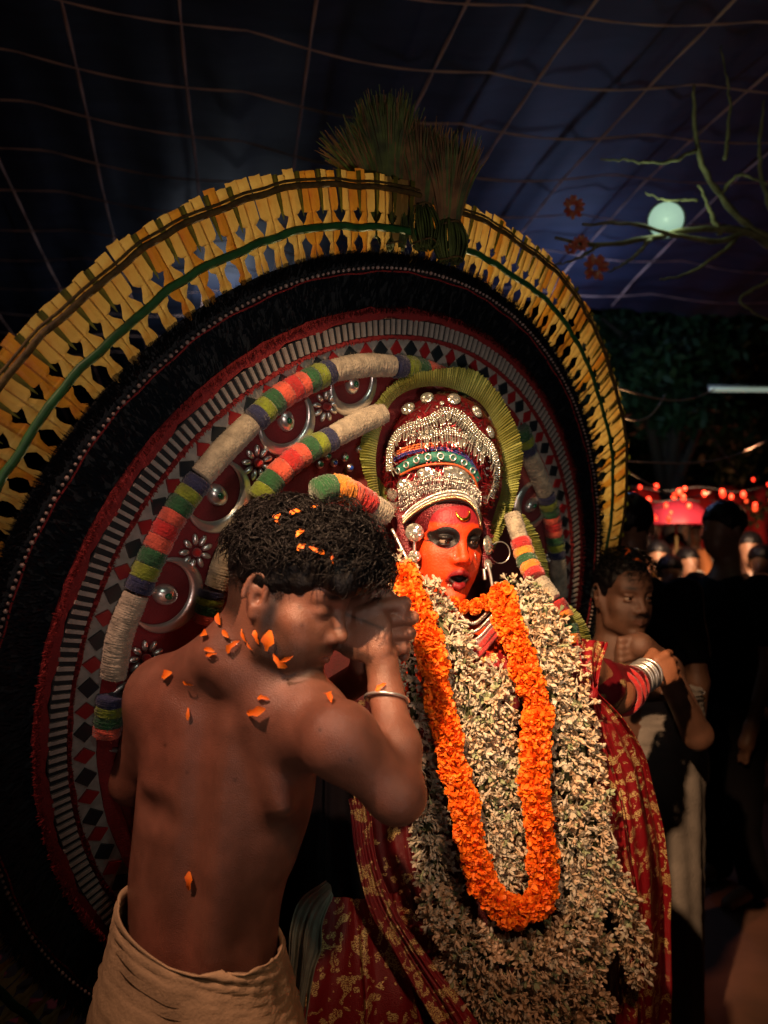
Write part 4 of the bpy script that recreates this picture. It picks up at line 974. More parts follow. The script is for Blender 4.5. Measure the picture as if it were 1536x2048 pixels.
def drape(name, lines, m, par, n=70, cols=60, fold=(9, .010), sec=(23, .003), thick=.002, **p):
    """lines: list of (px,py,depth) curves running the same way; cloth is lofted across them with folds"""
    C_ = [resample([np.array(P(*q)) for q in ln], n) for ln in lines]; V = []; k = len(C_)
    for j in range(cols+1):
        t = j/cols*(k-1); i = min(int(t), k-2); f = t-i; f = f*f*(3-2*f) if k > 2 else f; row = C_[i]*(1-f)+C_[i+1]*f
        ph = j/cols; g = np.linspace(0, 1, n)[:, None]; d = np.array((.15, -1, .1))
        row = row+d*(fold[1]*np.sin(fold[0]*ph*6.283+g*2.2)*(.25+.75*g)+sec[1]*np.sin(sec[0]*ph*6.283+g*5+1)); V.append(row)
    V = np.concatenate(V); V += np.stack([vn(V, 26, s_) for s_ in (1, 2, 3)], 1)*.004
    Fc = [(j*n+i, j*n+i+1, (j+1)*n+i+1, (j+1)*n+i) for j in range(cols) for i in range(n-1)]
    ob = obj(name, V, Fc, m, par, True, **p); md = ob.modifiers.new('thickness', 'SOLIDIFY'); md.thickness = thick; return ob
drape('brocade_shawl', [[(1170, 1392, 1.47), (1185, 1560, 1.47), (1225, 1750, 1.49), (1235, 1900, 1.50), (1225, 2100, 1.5)], [(1180, 1390, 1.46), (1232, 1560, 1.50), (1265, 1750, 1.53), (1280, 1900, 1.55), (1280, 2100, 1.56)], [(1190, 1388, 1.47), (1255, 1455, 1.52), (1312, 1590, 1.60), (1334, 1740, 1.66), (1338, 1900, 1.7), (1336, 2120, 1.7)]], M_broc, perf, fold=(3, .016), sec=(8, .005))
drape('brocade_shawl', [[(1090, 1290, 1.50), (1120, 1340, 1.47), (1172, 1386, 1.465)], [(1150, 1270, 1.50), (1160, 1330, 1.46), (1180, 1386, 1.46)], [(1212, 1285, 1.56), (1200, 1340, 1.50), (1190, 1386, 1.465)]], M_broc, perf, n=30, fold=(4, .008), sec=(9, .003))
mb = MB(); sphere(mb, P(1181, 1388, 1.462), (.015, .014, .014), None, 14, 10); mb.build('shawl_knot', M_broc, perf)
drape('brocade_fold', [[(945, 1300, 1.50), (960, 1360, 1.46), (985, 1410, 1.47)], [(985, 1310, 1.47), (1000, 1350, 1.445), (1010, 1400, 1.46)], [(1045, 1300, 1.50), (1040, 1340, 1.47), (1030, 1390, 1.48)]], M_broc, perf, n=24, cols=30, fold=(2, .010), sec=(5, .004))
drape('brocade_skirt', [[(640, 1790, 1.46), (628, 1900, 1.43), (612, 2000, 1.41), (600, 2120, 1.40)], [(712, 1800, 1.47), (720, 1900, 1.43), (730, 2000, 1.41), (735, 2120, 1.40)], [(780, 1790, 1.50), (800, 1900, 1.44), (830, 2000, 1.41), (860, 2120, 1.40)], [(850, 1740, 1.54), (900, 1860, 1.49), (950, 1980, 1.46), (1010, 2120, 1.44)]], M_broc, perf, fold=(3, .012), sec=(7, .003))
drape('brocade_sash', [[(697, 1600, 1.45), (712, 1700, 1.43), (745, 1820, 1.41), (800, 1930, 1.39), (880, 2070, 1.37)], [(735, 1600, 1.45), (752, 1700, 1.43), (795, 1820, 1.40), (870, 1930, 1.38), (980, 2080, 1.36)]], M_broc, perf, cols=24, fold=(1.4, .008), sec=(6, .003))
drape('dark_brocade_panel', [[(690, 1400, 1.56), (700, 1550, 1.54), (730, 1700, 1.52), (790, 1850, 1.50)], [(790, 1400, 1.54), (810, 1550, 1.52), (830, 1700, 1.50), (870, 1850, 1.49)], [(900, 1400, 1.58), (910, 1550, 1.56), (910, 1700, 1.55), (930, 1850, 1.54)]], M_broc2, perf, fold=(3, .012), sec=(9, .004))
drape('black_shade_sheet', [[(560, 1430, 1.62), (560, 1600, 1.58), (545, 1800, 1.52), (530, 2100, 1.48)], [(640, 1420, 1.60), (650, 1600, 1.55), (650, 1800, 1.50), (640, 2100, 1.47)], [(740, 1400, 1.60), (750, 1600, 1.56), (760, 1800, 1.54), (770, 2100, 1.50)]], mat('shade_black', (.006, .005, .006), .9, spec=.1, bump=.4, bscale=90), perf, fold=(3, .012), sec=(7, .004))  # black sheet added to stand for the shade between man and performer
M_greyc = mat('grey_white_cloth', (.30, .32, .25), .9, var=.4, vscale=14, bump=.4, bscale=150)
drape('white_tie_cloth', [[(655, 1765, 1.42), (600, 1800, 1.38), (582, 1850, 1.37), (578, 1930, 1.38), (560, 2060, 1.40)], [(665, 1775, 1.42), (628, 1815, 1.36), (612, 1860, 1.35), (606, 1940, 1.37), (590, 2060, 1.40)], [(668, 1790, 1.43), (645, 1840, 1.40), (640, 1900, 1.40), (625, 1960, 1.40), (612, 2060, 1.41)]], M_greyc, perf, cols=40, fold=(2, .012), sec=(6, .005))
# necklaces of silver beads and maroon yarn at the throat
for k, (nm, m_, x0, x1, y0, sag, dep, rr) in enumerate((('silver_necklace', M_silver2, 905, 985, 1225, 22, 1.50, .0042), ('silver_necklace', M_silver2, 900, 988, 1238, 26, 1.49, .0036), ('spiked_necklace', M_silver, 900, 990, 1250, 30, 1.485, .003), ('red_necklace', YM['r'], 900, 992, 1266, 34, 1.475, .006), ('red_necklace', YM['r'], 905, 990, 1282, 30, 1.47, .006))):
    q = resample([np.array(P(x0, y0-10, dep+.04)), np.array(P((x0+x1)/2, y0+sag, dep)), np.array(P(x1, y0-10, dep+.04))], 34); mb = MB()
    for i, p in enumerate(q):
        sphere(mb, p, rr, None, 7, 5)
        if 'spiked' in nm: sphere(mb, p-np.array((0, 0, .009)), (.0018, .0018, .008), None, 5, 4)
    mb.build(nm, m_, perf, kind='stuff')

# ------------------------------------------------------------------ garlands
M_mari = mat('marigold', (.90, .15, .006), .6, col2=(.95, .26, .010), vscale=60, trans=.12)
M_jas = [mat('jasmine_white', (.66, .60, .49), .5, col2=(.46, .43, .31), vscale=80, trans=.2), mat('jasmine_warm_lit', (.66, .50, .33), .5, trans=.2), mat('jasmine_green', (.30, .36, .20), .5, trans=.15)]  # the second tone carries the warm light in its colour
def pompon(v):
    rr = random.Random(v+50); mb = MB(); V = []; Fc = []
    for i in range(230):
        z = rr.uniform(-1, 1); a = rr.uniform(0, 6.283); s_ = math.sqrt(1-z*z); d = np.array((s_*math.cos(a), s_*math.sin(a), z)); base = d*np.array((.026, .026, .015))*.72
        tn = np.cross(d, (rr.gauss(0, 1), rr.gauss(0, 1), rr.gauss(0, 1))); tn /= np.linalg.norm(tn); up_ = np.cross(tn, d); L = rr.uniform(.007, .013); w0 = rr.uniform(.0030, .0055)
        k = len(V); cv = rr.uniform(-.003, .003)
        V += [base-tn*w0*.4, base+tn*w0*.4, base+d*L*.6+tn*w0+up_*cv, base+d*L*.6-tn*w0+up_*cv*.6, base+d*L+tn*w0*.8+up_*cv*2.2+tn*rr.uniform(-.001, .001), base+d*L*.94-tn*w0*.9+up_*cv*2]
        Fc += [(k, k+1, k+2, k+3), (k+3, k+2, k+4, k+5)]
    return mesh('marigold', V, Fc, M_mari, False)
POM = [pompon(i) for i in range(5)]
def jas(v):
    rr = random.Random(v+9); L = rr.uniform(.013, .017); op = v % 3
    n = 5; prof = [(0, .0009), (.45, .0012), (.62, .0024), (.80, .0027), (.93, .0014), (1, .0002)] if op == 0 else [(0, .0009), (.35, .0011), (.55, .0018)]
    V = []; Fc = []; bx = rr.uniform(-.0015, .0015)
    for z, r in prof:
        for j in range(n): V.append((r*math.cos(j*6.283/n)+bx*z*z, r*math.sin(j*6.283/n), z*L))
    for i in range(len(prof)-1):
        for j in range(n): Fc.append((i*n+j, i*n+(j+1) % n, (i+1)*n+(j+1) % n, (i+1)*n+j))
    if op:
        for p in range(5):
            a = p*6.283/5+rr.uniform(-.25, .25); o_ = rr.uniform(.6, 1.25) if op == 1 else rr.uniform(.12, .45); c, s = math.cos(a), math.sin(a); k = len(V); pl_ = L*rr.uniform(.55, .72)
            dr = np.array((c*math.sin(o_), s*math.sin(o_), math.cos(o_))); tn = np.array((-s, c, 0)); b0 = np.array((c*.0011, s*.0011, L*.5)); up_ = np.cross(tn, dr)*-1
            cup = np.array((-c*math.cos(o_), -s*math.cos(o_), math.sin(o_)))*.0011
            V += [b0-tn*.0008, b0+tn*.0008, b0+dr*pl_*.45+tn*.0025+cup, b0+dr*pl_*.45-tn*.0025+cup, b0+dr*pl_*.45, b0+dr*pl_*.8+tn*.0016+cup*.5, b0+dr*pl_*.8-tn*.0016+cup*.5, b0+dr*pl_+cup*1.5]
            Fc += [(k, k+1, k+2, k+4), (k, k+4, k+3), (k+4, k+2, k+5, k+7), (k+3, k+4, k+7, k+6)]
    return V, Fc
JG = [jas(i) for i in range(9)]; JM = [[mesh('jasmine', *g, m, True) for m in M_jas] for g in JG]
M_stem = mat('stem', (.05, .06, .02), .8)
def garland_j(path, rad, npart, nstuff, label, grp='strings of white jasmine hanging down the chest', warm=.4, toward=(0, -1, .1), flat=.7):  # warm: share of blossoms coloured as orange-lit, higher at right and bottom
    pts = [np.array(P(*p)) for p in path]; q = resample(pts, 120); t, a, b = frames(q); root = thing('jasmine_garland', label, 'garland', tuple(q[0]), grp)
    mi = M4(q[0], np.eye(3)).inverted(); inv = np.array(mi)
    mb = MB(); tube(mb, q, rad*.22, 7); mb.build('stem_string', M_stem, root); rad *= 1.1; nstuff = int(nstuff*1.5)
    Vs = [[], [], []]; Fs = [[], [], []]
    for k in range(npart+nstuff):
        part = k < npart; i = random.randrange(120); an = (random.uniform(-1.35, 1.35) if part else random.uniform(-2.4, 2.4))
        d = b[i]*math.cos(an)*flat+a[i]*math.sin(an); p = q[i]+d*rad*random.uniform(.5, 1.0)*(1 if part else .72)
        dr = d/np.linalg.norm(d)*.8+rng.normal(size=3)*.75+t[i]*.25; R = frame_z(dr, tuple(rng.normal(size=3))); v = random.randrange(9); mi_ = (1 if random.random() < warm else 0) if random.random() < .90 else 2
        s = random.uniform(.85, 1.45)
        if part:
            o_ = link('jasmine_flower', JM[v][mi_], root); o_.matrix_basis = M4(p-q[0], R, s)
        else:
            g = JG[v]; k0 = sum(len(x) for x in Vs[mi_]); Vs[mi_].append(p+(np.array(g[0])*s)@R.T); Fs[mi_] += [tuple(f+k0 for f in ff) for ff in g[1]]
    for z in range(3):
        if Vs[z]: obj('jasmine_blossoms', np.concatenate(Vs[z]), Fs[z], M_jas[z], root, True, kind='stuff')
    return root
def garland_m(path, step, label, size=1.0):
    q0 = [np.array(P(*p)) for p in path]; L = np.linalg.norm(np.diff(resample(q0, 200), axis=0), axis=1).sum(); n = int(L/step); q = resample(q0, n); t, a, b = frames(q)
    root = thing('marigold_garland', label, 'garland', tuple(q[0]))
    for i in range(n):
        R = frame_z(t[i]+rng.normal(size=3)*.16, tuple(rng.normal(size=3))); s = size*random.uniform(.98, 1.26)
        o_ = link('marigold_flower', POM[random.randrange(5)], root); o_.matrix_basis = M4(q[i]-q[0]+rng.normal(size=3)*.0018, R, s)
    return root
garland_m([(806, 1142, 1.50), (820, 1185, 1.44), (845, 1240, 1.41), (862, 1310, 1.395), (876, 1380, 1.39), (893, 1460, 1.385), (908, 1540, 1.38), (932, 1620, 1.375), (945, 1700, 1.37), (966, 1765, 1.365), (1005, 1815, 1.36), (1050, 1822, 1.36), (1085, 1785, 1.365), (1086, 1715, 1.37), (1076, 1640, 1.375), (1070, 1560, 1.38), (1070, 1490, 1.385), (1076, 1430, 1.39)], .0158, 'long orange marigold garland with a broad loop at the bottom', .80)
garland_m([(1006, 1185, 1.47), (1012, 1225, 1.44), (1030, 1280, 1.42), (1048, 1330, 1.41), (1065, 1385, 1.40), (1078, 1425, 1.40)], .0158, 'short orange marigold string at the right of the throat', .78)
garland_m([(905, 1205, 1.53), (935, 1214, 1.52), (965, 1210, 1.52), (990, 1195, 1.53)], .017, 'row of orange marigolds tucked under the chin', .48)
JL = 'jasmine string '
garland_j([(790, 1120, 1.52), (812, 1240, 1.46), (822, 1330, 1.45), (828, 1420, 1.45), (838, 1520, 1.45), (852, 1620, 1.445), (868, 1720, 1.44), (880, 1790, 1.43)], .034, 250, 500, JL+'along the far left edge beside the bent elbow of the bare-backed man', warm=.05)
garland_j([(842, 1180, 1.50), (880, 1245, 1.47), (912, 1310, 1.44), (935, 1400, 1.43), (950, 1490, 1.425), (968, 1590, 1.42), (990, 1690, 1.415), (1015, 1770, 1.41)], .034, 260, 500, JL+'just inside the left arm of the marigold loop', warm=.25)
garland_j([(1000, 1340, 1.45), (985, 1390, 1.43), (960, 1450, 1.425), (965, 1500, 1.43), (1010, 1560, 1.43), (1020, 1640, 1.42), (1030, 1720, 1.42)], .030, 200, 350, JL+'crossing the middle inside the marigold loop', warm=.35)
garland_j([(1030, 1165, 1.52), (1060, 1240, 1.47), (1085, 1320, 1.45), (1108, 1410, 1.44), (1125, 1510, 1.43), (1138, 1610, 1.42), (1140, 1710, 1.41), (1135, 1800, 1.41)], .034, 260, 500, JL+'just outside the right arm of the marigold loop', warm=.35)
garland_j([(1055, 1190, 1.52), (1100, 1270, 1.48), (1135, 1350, 1.46), (1155, 1450, 1.45), (1172, 1560, 1.44), (1185, 1680, 1.43), (1195, 1790, 1.43)], .033, 260, 450, JL+'lying along the shawl edge from the shoulder', warm=.6)
garland_j([(1180, 1690, 1.43), (1215, 1750, 1.44), (1245, 1800, 1.44), (1262, 1870, 1.45), (1280, 1950, 1.455)], .020, 150, 150, JL+'thin tail ending over the shawl at the lower right', warm=.7)
garland_j([(870, 1780, 1.43), (900, 1850, 1.40), (960, 1905, 1.39), (1030, 1925, 1.385), (1100, 1905, 1.39), (1150, 1850, 1.40), (1180, 1780, 1.42)], .036, 280, 500, JL+'looped right below the bottom of the marigold garland', warm=.75)
garland_j([(905, 1900, 1.42), (950, 1970, 1.40), (1020, 2000, 1.39), (1100, 1985, 1.40), (1160, 1930, 1.42), (1190, 1860, 1.43)], .038, 280, 500, JL+'lowest full loop above the bottom of the frame', warm=.8)
garland_j([(940, 2040, 1.42), (1000, 2060, 1.40), (1080, 2065, 1.40), (1150, 2040, 1.42), (1195, 1980, 1.44)], .036, 200, 400, JL+'at the very bottom, partly cut by the frame', warm=.85)
garland_j([(1010, 1415, 1.445), (1004, 1490, 1.44), (1012, 1570, 1.44)], .020, 70, 120, JL+'short loose piece over the dark gap at the chest centre', warm=.5)
garland_j([(965, 1640, 1.43), (985, 1720, 1.42), (1000, 1790, 1.42)], .026, 90, 150, JL+'short piece beside the lower left bend of the marigold loop', warm=.3)

# ------------------------------------------------------------------ loose petals on the man
mm = bpy.data.objects
def surf_of(ob):
    W = wm(ob); return BVHTree.FromPolygons([W @ v.co for v in ob.data.vertices], [tuple(p.vertices) for p in ob.data.polygons])
bman = surf_of([c for c in man.children if c.name.startswith('body')][0]); bhair = surf_of(hair)
def petalmesh(v):
    rr = random.Random(v); V = []; Fc = []; n = 5
    for i in range(n):
        f = i/(n-1); w_ = (.0026+.0014*(v % 3)*.6)*math.sin(.15+2.7*f)*(1+.45*rr.uniform(-1, 1)); z = .0035*math.sin(f*3)+.0010+rr.uniform(-.0006, .0006); cx_ = (v-2)*.0016*f*f
        V += [(f*.017, cx_-w_, z+.0012), (f*.017, cx_, z), (f*.017, cx_+w_, z+.0012)]
    for i in range(n-1): Fc += [(3*i, 3*i+1, 3*i+4, 3*i+3), (3*i+1, 3*i+2, 3*i+5, 3*i+4)]
    return mesh('petal', V, Fc, M_mari, True)
PT = [petalmesh(i) for i in range(5)]
def drop(bv, px, py, lab, s=1., ang=None, grp='loose marigold petals lying on the man', lift=.0018):
    r = (P(px, py, 1.)-Vector((0, 0, CAMZ))).normalized(); h = bv.ray_cast(Vector((0, 0, CAMZ)), r)
    if h[0] is None: return
    n_ = np.array(h[1]); ang = random.random()*6.28 if ang is None else ang; R = frame_z(n_); c, s_ = math.cos(ang), math.sin(ang); R = R@np.array([[c, -s_, 0], [s_, c, 0], [0, 0, 1]])
    o_ = link('marigold_petal', PT[random.randrange(5)], None, label=lab, category='petal', group=grp); o_.matrix_basis = M4(np.array(h[0])+n_*lift, R, s*1.2)
PL = [((328, 1357), 'petal on the left shoulder blade, the leftmost one', 1.2), ((379, 1273), 'petal on top of the left shoulder', 1.), ((357, 1292), 'faint petal below the one on top of the left shoulder', .7),
      ((408, 1270), 'petal beside the chain at the left of the nape', 1.), ((412, 1300), 'cluster petal under the nape, upper one', 1.1), ((415, 1312), 'cluster petal under the nape, lower one', 1.), ((388, 1368), 'small petal in the hollow by the spine', .8),
      ((378, 1415), 'petal halfway down the left blade', .9), ((445, 1252), 'petal on the chain at the nape', 1.1), ((448, 1262), 'second petal on the chain at the nape', .9), ((482, 1281), 'long petal on the chain under the ear', 1.3), ((496, 1284), 'petal touching the long one on the chain', 1.),
      ((520, 1288), 'petal upright on the neck under the jaw', 1.), ((534, 1300), 'largest petal heap on the right collar', 1.5), ((548, 1306), 'petal at the right end of the heap on the collar', 1.3), ((508, 1299), 'small yellow petal behind the heap on the collar', .7), ((587, 1309), 'petal on the crest of the right shoulder', 1.1),
      ((497, 1425), 'large petal hanging in the middle of the back', 1.6), ((541, 1400), 'thin yellow petal right of the middle of the back', .9), ((664, 1410), 'petal sticking to the right upper arm', 1.3), ((380, 1779), 'petal alone near the waist', 1.4), ((772, 1368), 'petal on the wrist above the bangle', .9)]
for (xy, lab, s_) in PL: drop(bman, *xy, 'orange marigold '+lab, s_)
HL = [((590, 1005), 'at the top front of the curls'), ((566, 1003), 'at the top of the curls near the crown'), ((618, 1012), 'standing up among the top curls'), ((548, 1041), 'left end of the long strip in the curls'), ((562, 1037), 'middle of the long strip in the curls'), ((577, 1041), 'right end of the long strip in the curls'), ((617, 1032), 'pointing down above the temple'), ((612, 1093), 'cluster in the curls above the ear, left'), ((619, 1098), 'cluster in the curls above the ear, right'), ((706, 1068), 'large one in the curls of the forelock'), ((709, 1046), 'curled around a lock at the forelock'), ((664, 1111), 'tiny one low in the side curls'), ((609, 1069), 'thin one in the middle of the curls')]
for (xy, lab) in HL: drop(bhair, *xy, 'marigold petal '+lab, random.uniform(.7, 1.15), grp='marigold petals caught in the curly hair', lift=.008)
# ================================================================== OTHER PEOPLE AND THE BACKGROUND
# the man in the shade at the right ------------------------------------
M_skin2 = skin('skin_dark', (.12, .058, .036)); 
man2 = thing('person', 'older bare-chested man in white waist cloth, petals in his short hair, beside the performer', 'person', tuple(P(1290, 2300, 2.35)))
H2 = np.array(P(1243, 1190, 2.30)); F2 = headframe(math.radians(-72), math.radians(6)); S2 = .96
o = head_ops(H2, F2, S2, thin=.009)
h2 = lambda p: H2+F2@(np.array(p)*S2)
f2 = np.array((.45, -.89, 0)); r2 = np.array((-.89, -.45, 0))
def q2(r, f, u): return H2+r2*r+f2*f+np.array((0, 0, u))
R2 = np.stack([r2, -f2, np.array((0, 0, 1.))], 1)
el2 = np.array(P(1395, 1470, 2.15)); wr2 = np.array(P(1318, 1318, 2.02)); ls2 = q2(-.185, -.02, -.235)
o += [('u', .02, cap(h2((0, -.03, -.05)), q2(0, -.03, -.17), .052, .058)), ('u', .06, ell(q2(0, -.03, -.34), (.165, .105, .18), R2)), ('u', .06, ell(q2(0, -.02, -.56), (.14, .10, .2), R2)),
      ('u', .05, cap(q2(.02, -.03, -.18), q2(.16, -.03, -.235), .04, .05)), ('u', .05, cap(q2(-.02, -.03, -.18), ls2, .04, .05)), ('u', .03, cap(ls2, el2, .048, .038)), ('u', .02, cap(el2, wr2, .038, .026)),
      ('u', .03, cap(q2(.18, -.02, -.24), q2(.22, .02, -.5), .048, .036))]
hd = np.array(P(1280, 1292, 1.98)); o += [('u', .015, cap(wr2, hd, .026, .034))]
for k in range(4):
    a_ = hd+np.array((-.006, 0, .020-.014*k)); b_ = a_+np.array((-.042, -.004, -.006-.002*k)); c_ = b_+np.array((-.006, .016, -.034)); o += [('u', .006, cap(a_, b_, .0115, .0105)), ('u', .003, cap(b_, c_, .0102, .0085))]
def col2f(V):
    q = (V-H2)@F2/S2; c = np.ones((len(V), 3))*np.array((.12, .058, .036)); x, y, z = np.abs(q[:, 0]), q[:, 1], q[:, 2]; nr = np.linalg.norm(q, axis=1) < .15
    def mx(m, col): m = np.clip(m, 0, 1)[:, None]; c[:] = c*(1-m)+np.array(col)*m
    mx(nr*np.exp(-((x-.031)/.018)**2-((z-.034)/.005)**2)*(y > .05), (.012, .008, .006)); mx(nr*np.exp(-(x/.028)**4-((z+.048)/.006)**2)*(y > .07)*.9, (.02, .012, .01)); mx(nr*np.exp(-((x-.033)/.004)**2-((z+.040+.9*(x-.033))/.018)**2)*(y > .05)*.5, (.05, .025, .018)); mx(nr*np.exp(-((x-.031)/.018)**2-((z+.010)/.006)**2)*(y > .06)*.5, (.045, .022, .016)); mx(nr*np.exp(-((z-.058)/.0018)**2)*(y > .06)*.5, (.05, .025, .018)); mx(nr*np.exp(-((z-.068)/.0018)**2)*(y > .05)*.5, (.05, .025, .018)); mx(nr*np.exp(-(x/.024)**4-((z+.065)/.008)**2)*(y > .08)*.5, (.10, .035, .03))
    mx(nr*(y < -.02)*np.clip((z+.06)/.03, 0, 1), (.01, .008, .007)); return c
body('body', o, np.array((.25, 1.75, .45)), np.array((1.1, 2.65, 1.68)), .0036, M_skin2, man2, col2f)
eyes(H2, F2, S2, man2, (.1, 1, -.05))
hair2 = body('hair', [('u', .001, loc(ell((0, -.014, .040), (.080, .100, .090)), H2, F2, S2)), ('s', .01, loc(ell((0, .085, -.030), (.12, .085, .085)), H2, F2, S2)), ('s', .01, loc(ell((0, .0, -.12), (.12, .12, .10)), H2, F2, S2))], H2-.2, H2+.2, .0042, M_hair, man2, disp=lambda X: vn(X, 190)*.003)
curls(hair2, H2, F2, S2, 900, lambda d: d[2] > .1+.15*d[1], .0011, (.012, .028), out=.003, wave=.003)
M_mundu2 = mat('mundu_white', (.16, .14, .12), .85, var=.3, vscale=9, bump=.5, bscale=120)
wrap('waist_cloth', np.array(P(1292, 1405, 2.36)), [(.03, .165, .125), (-.08, .175, .14), (-.3, .165, .135), (-.6, .155, .13), (-1.0, .15, .13)], M_mundu2, man2, -.4, (.05, .0, 0), fold=.007)
mb = MB()
for k in range(4): sphere(mb, h2((.079, -.012, -.040-.011*k)), (.009, .009, .007), None, 8, 6)
mb.build('ear_ornament', M_mari, man2)
bh2 = surf_of(hair2)
for (xy, lab) in (((1243, 1106), 'on the short hair of the man in the shade, topmost'), ((1250, 1118), 'on the short hair of the man in the shade, middle'), ((1262, 1124), 'on the short hair of the man in the shade, long one'), ((1285, 1130), 'at the hairline of the man in the shade')): drop(bh2, *xy, 'marigold petal '+lab, 1.5, grp='petals on the hair of the man at the right', lift=.006)

# clothed people farther away: body, hair, shirt, trousers ---------------
def person(lab, x, head_y, d, yaw, skin_m, top, bot, s=1., sit=False, hairm=None, grp=None, arm=None, h=.011, full=True, hairlong=False):
    Hc = np.array(P(x, head_y, d)); root = thing('person', lab, 'person', (Hc[0], Hc[1], 0), grp)
    M = headframe(yaw, .05); fw = np.array((math.cos(yaw), math.sin(yaw), 0)); lf = np.array((-math.sin(yaw), math.cos(yaw), 0)); R = np.stack([lf, fw, np.array((0, 0, 1.))], 1)
    q = lambda a, b, c: Hc+(lf*a+fw*b+np.array((0, 0, c)))*s
    L = lambda f: loc(f, Hc, M, s)
    o = [('u', .01, L(ell((0, -.012, .03), (.075, .094, .086)))), ('u', .02, L(ell((0, .035, -.045), (.052, .056, .074)))), ('u', .008, L(cap((0, .09, .01), (0, .108, -.025), .008, .011))), ('s', .01, L(ell((.031, .098, .006), (.015, .015, .011)))), ('s', .01, L(ell((-.031, .098, .006), (.015, .015, .011)))),
         ('s', .004, L(cap((-.022, .10, -.064), (.022, .10, -.064), .002, .002))), ('u', .008, L(ell((.078, -.01, 0), (.008, .018, .03)))), ('u', .008, L(ell((-.078, -.01, 0), (.008, .018, .03)))),
         ('u', .03, cap(q(0, -.02, -.06), q(0, -.03, -.19), .05*s, .06*s)), ('u', .06*s, ell(q(0, -.02, -.36), np.array((.165, .10, .2))*s, R)), ('u', .06*s, ell(q(0, -.02, -.62), np.array((.15, .11, .18))*s, R))]
    sh = [q(.185, -.02, -.24), q(-.185, -.02, -.24)]; arms = arm or ((.23, .06, -.52, .20, .22, -.66), (-.23, .06, -.52, -.14, .26, -.60)); ts = [('u', .03, f) for _, _, f in []]
    tshirt = [('u', .06*s, ell(q(0, -.02, -.36), np.array((.178, .118, .21))*s, R)), ('u', .06*s, ell(q(0, -.02, -.60), np.array((.168, .13, .19))*s, R)), ('s', .01, ell(q(0, -.01, -.16), np.array((.075, .075, .06))*s, R))]
    for k, (a, ar) in enumerate(zip(sh, arms)):
        e = q(*ar[:3]); w_ = q(*ar[3:]); hnd = w_+(w_-e)/np.linalg.norm(w_-e)*.07*s
        o += [('u', .03, cap(a, e, .05*s, .038*s)), ('u', .02, cap(e, w_, .038*s, .026*s)), ('u', .02, cap(w_, hnd, .028*s, .034*s))]
        for z in range(4):
            b0 = hnd+(lf*(z-1.5)*.014)*s; o.append(('u', .006, cap(b0, b0+((hnd-w_)*.8+np.array((0, 0, -.02))*s), .010*s, .008*s)))
        tshirt.append(('u', .04, cap(a, a*.35+e*.65, .062*s, .052*s)))
    gz = -Hc[2]/s
    if not sit:
        hips = [q(.09, -.02, -.80), q(-.09, -.02, -.80)]; knee = [q(.11, .03, (gz-.80)/2-.02), q(-.11, .0, (gz-.8)/2-.02)]; ank = [q(.12, -.02, gz+.08), q(-.12, -.06, gz+.08)]
        tr = [('u', .05, ell(q(0, -.02, -.80), np.array((.165, .125, .12))*s, R))]
        for hh, kk, aa in zip(hips, knee, ank):
            o += [('u', .03, cap(hh, kk, .075*s, .05*s)), ('u', .03, cap(kk, aa, .05*s, .035*s)), ('u', .02, cap(aa, aa+fw*.14*s-np.array((0, 0, .05*s)), .035*s, .03*s))]
            tr += [('u', .04, cap(hh, kk, .095*s, .075*s)), ('u', .03, cap(kk, aa, .075*s, .062*s))]
    else:
        tr = [('u', .05, ell(q(0, .02, -.80), np.array((.19, .17, .12))*s, R)), ('u', .06, cap(q(.10, .05, -.82), q(.20, .42, -.80), .09*s, .075*s)), ('u', .06, cap(q(-.10, .05, -.82), q(-.20, .42, -.80), .09*s, .075*s)), ('u', .05, cap(q(.20, .42, -.82), q(.02, .30, -.92), .07*s, .05*s)), ('u', .05, cap(q(-.20, .42, -.82), q(-.02, .34, -.92), .07*s, .05*s))]
    lo = Hc-np.array((.5, .5, 0))*s*1.3; lo[2] = -.02 if not sit else Hc[2]-1.05*s; hi = Hc+np.array((.65, .65, .25))*s
    body('body', o, lo, hi, h, skin_m, root)
    dsp = lambda X: vn(X, 22)*.007+vn(X, 55, 3)*.003
    body('shirt', tshirt, lo, hi, h*1.1, top, root, disp=dsp); body('trousers' if not sit else 'lap_cloth', tr, lo, hi, h*1.1, bot, root, disp=dsp)
    ho = [('u', .01, L(ell((0, -.016, .045), (.084, .102, .088)))), ('s', .015, L(ell((0, .085, -.035), (.12, .085, .085)))), ('s', .01, L(ell((0, 0, -.13), (.13, .13, .10))))]
    if hairlong: ho.append(('u', .03, L(cap((0, -.08, .0), (0, -.11, -.16), .055, .04))))
    body('hair', ho, Hc-.25*s, Hc+.25*s, h*.6, hairm or M_hair, root, disp=lambda X: vn(X, 120)*.004); return root
M_sk = mat('skin_plain', (.20, .10, .06), .5, var=.2, vscale=30)
M_tee = mat('cotton_black', (.004, .004, .005), .95, spec=.08, bump=.3, bscale=90); M_trd = mat('trouser_dark', (.007, .006, .007), .95, spec=.08, bump=.3, bscale=90)
R_ = math.radians
person('black-shirted man seen from behind, close behind the older bare-chested man', 1262, 1058, 2.95, R_(60), M_sk, M_tee, M_trd, arm=((-.0+.23, .08, -.5, .16, .25, -.62), (-.225, -.02, -.54, -.20, .03, -.84)))
person('tall man all in dark clothes, standing alone on the open ground at the right edge', 1445, 1062, 3.55, R_(200), M_sk, M_tee, M_trd, s=1.02, arm=((.225, -.02, -.54, .20, .06, -.80), (-.2, .10, -.50, -.06, .36, -.50)))
cols = [(.50, .30, .06), (.55, .06, .05), (.45, .42, .36), (.60, .20, .06), (.10, .14, .30), (.48, .40, .12), (.30, .03, .05)]
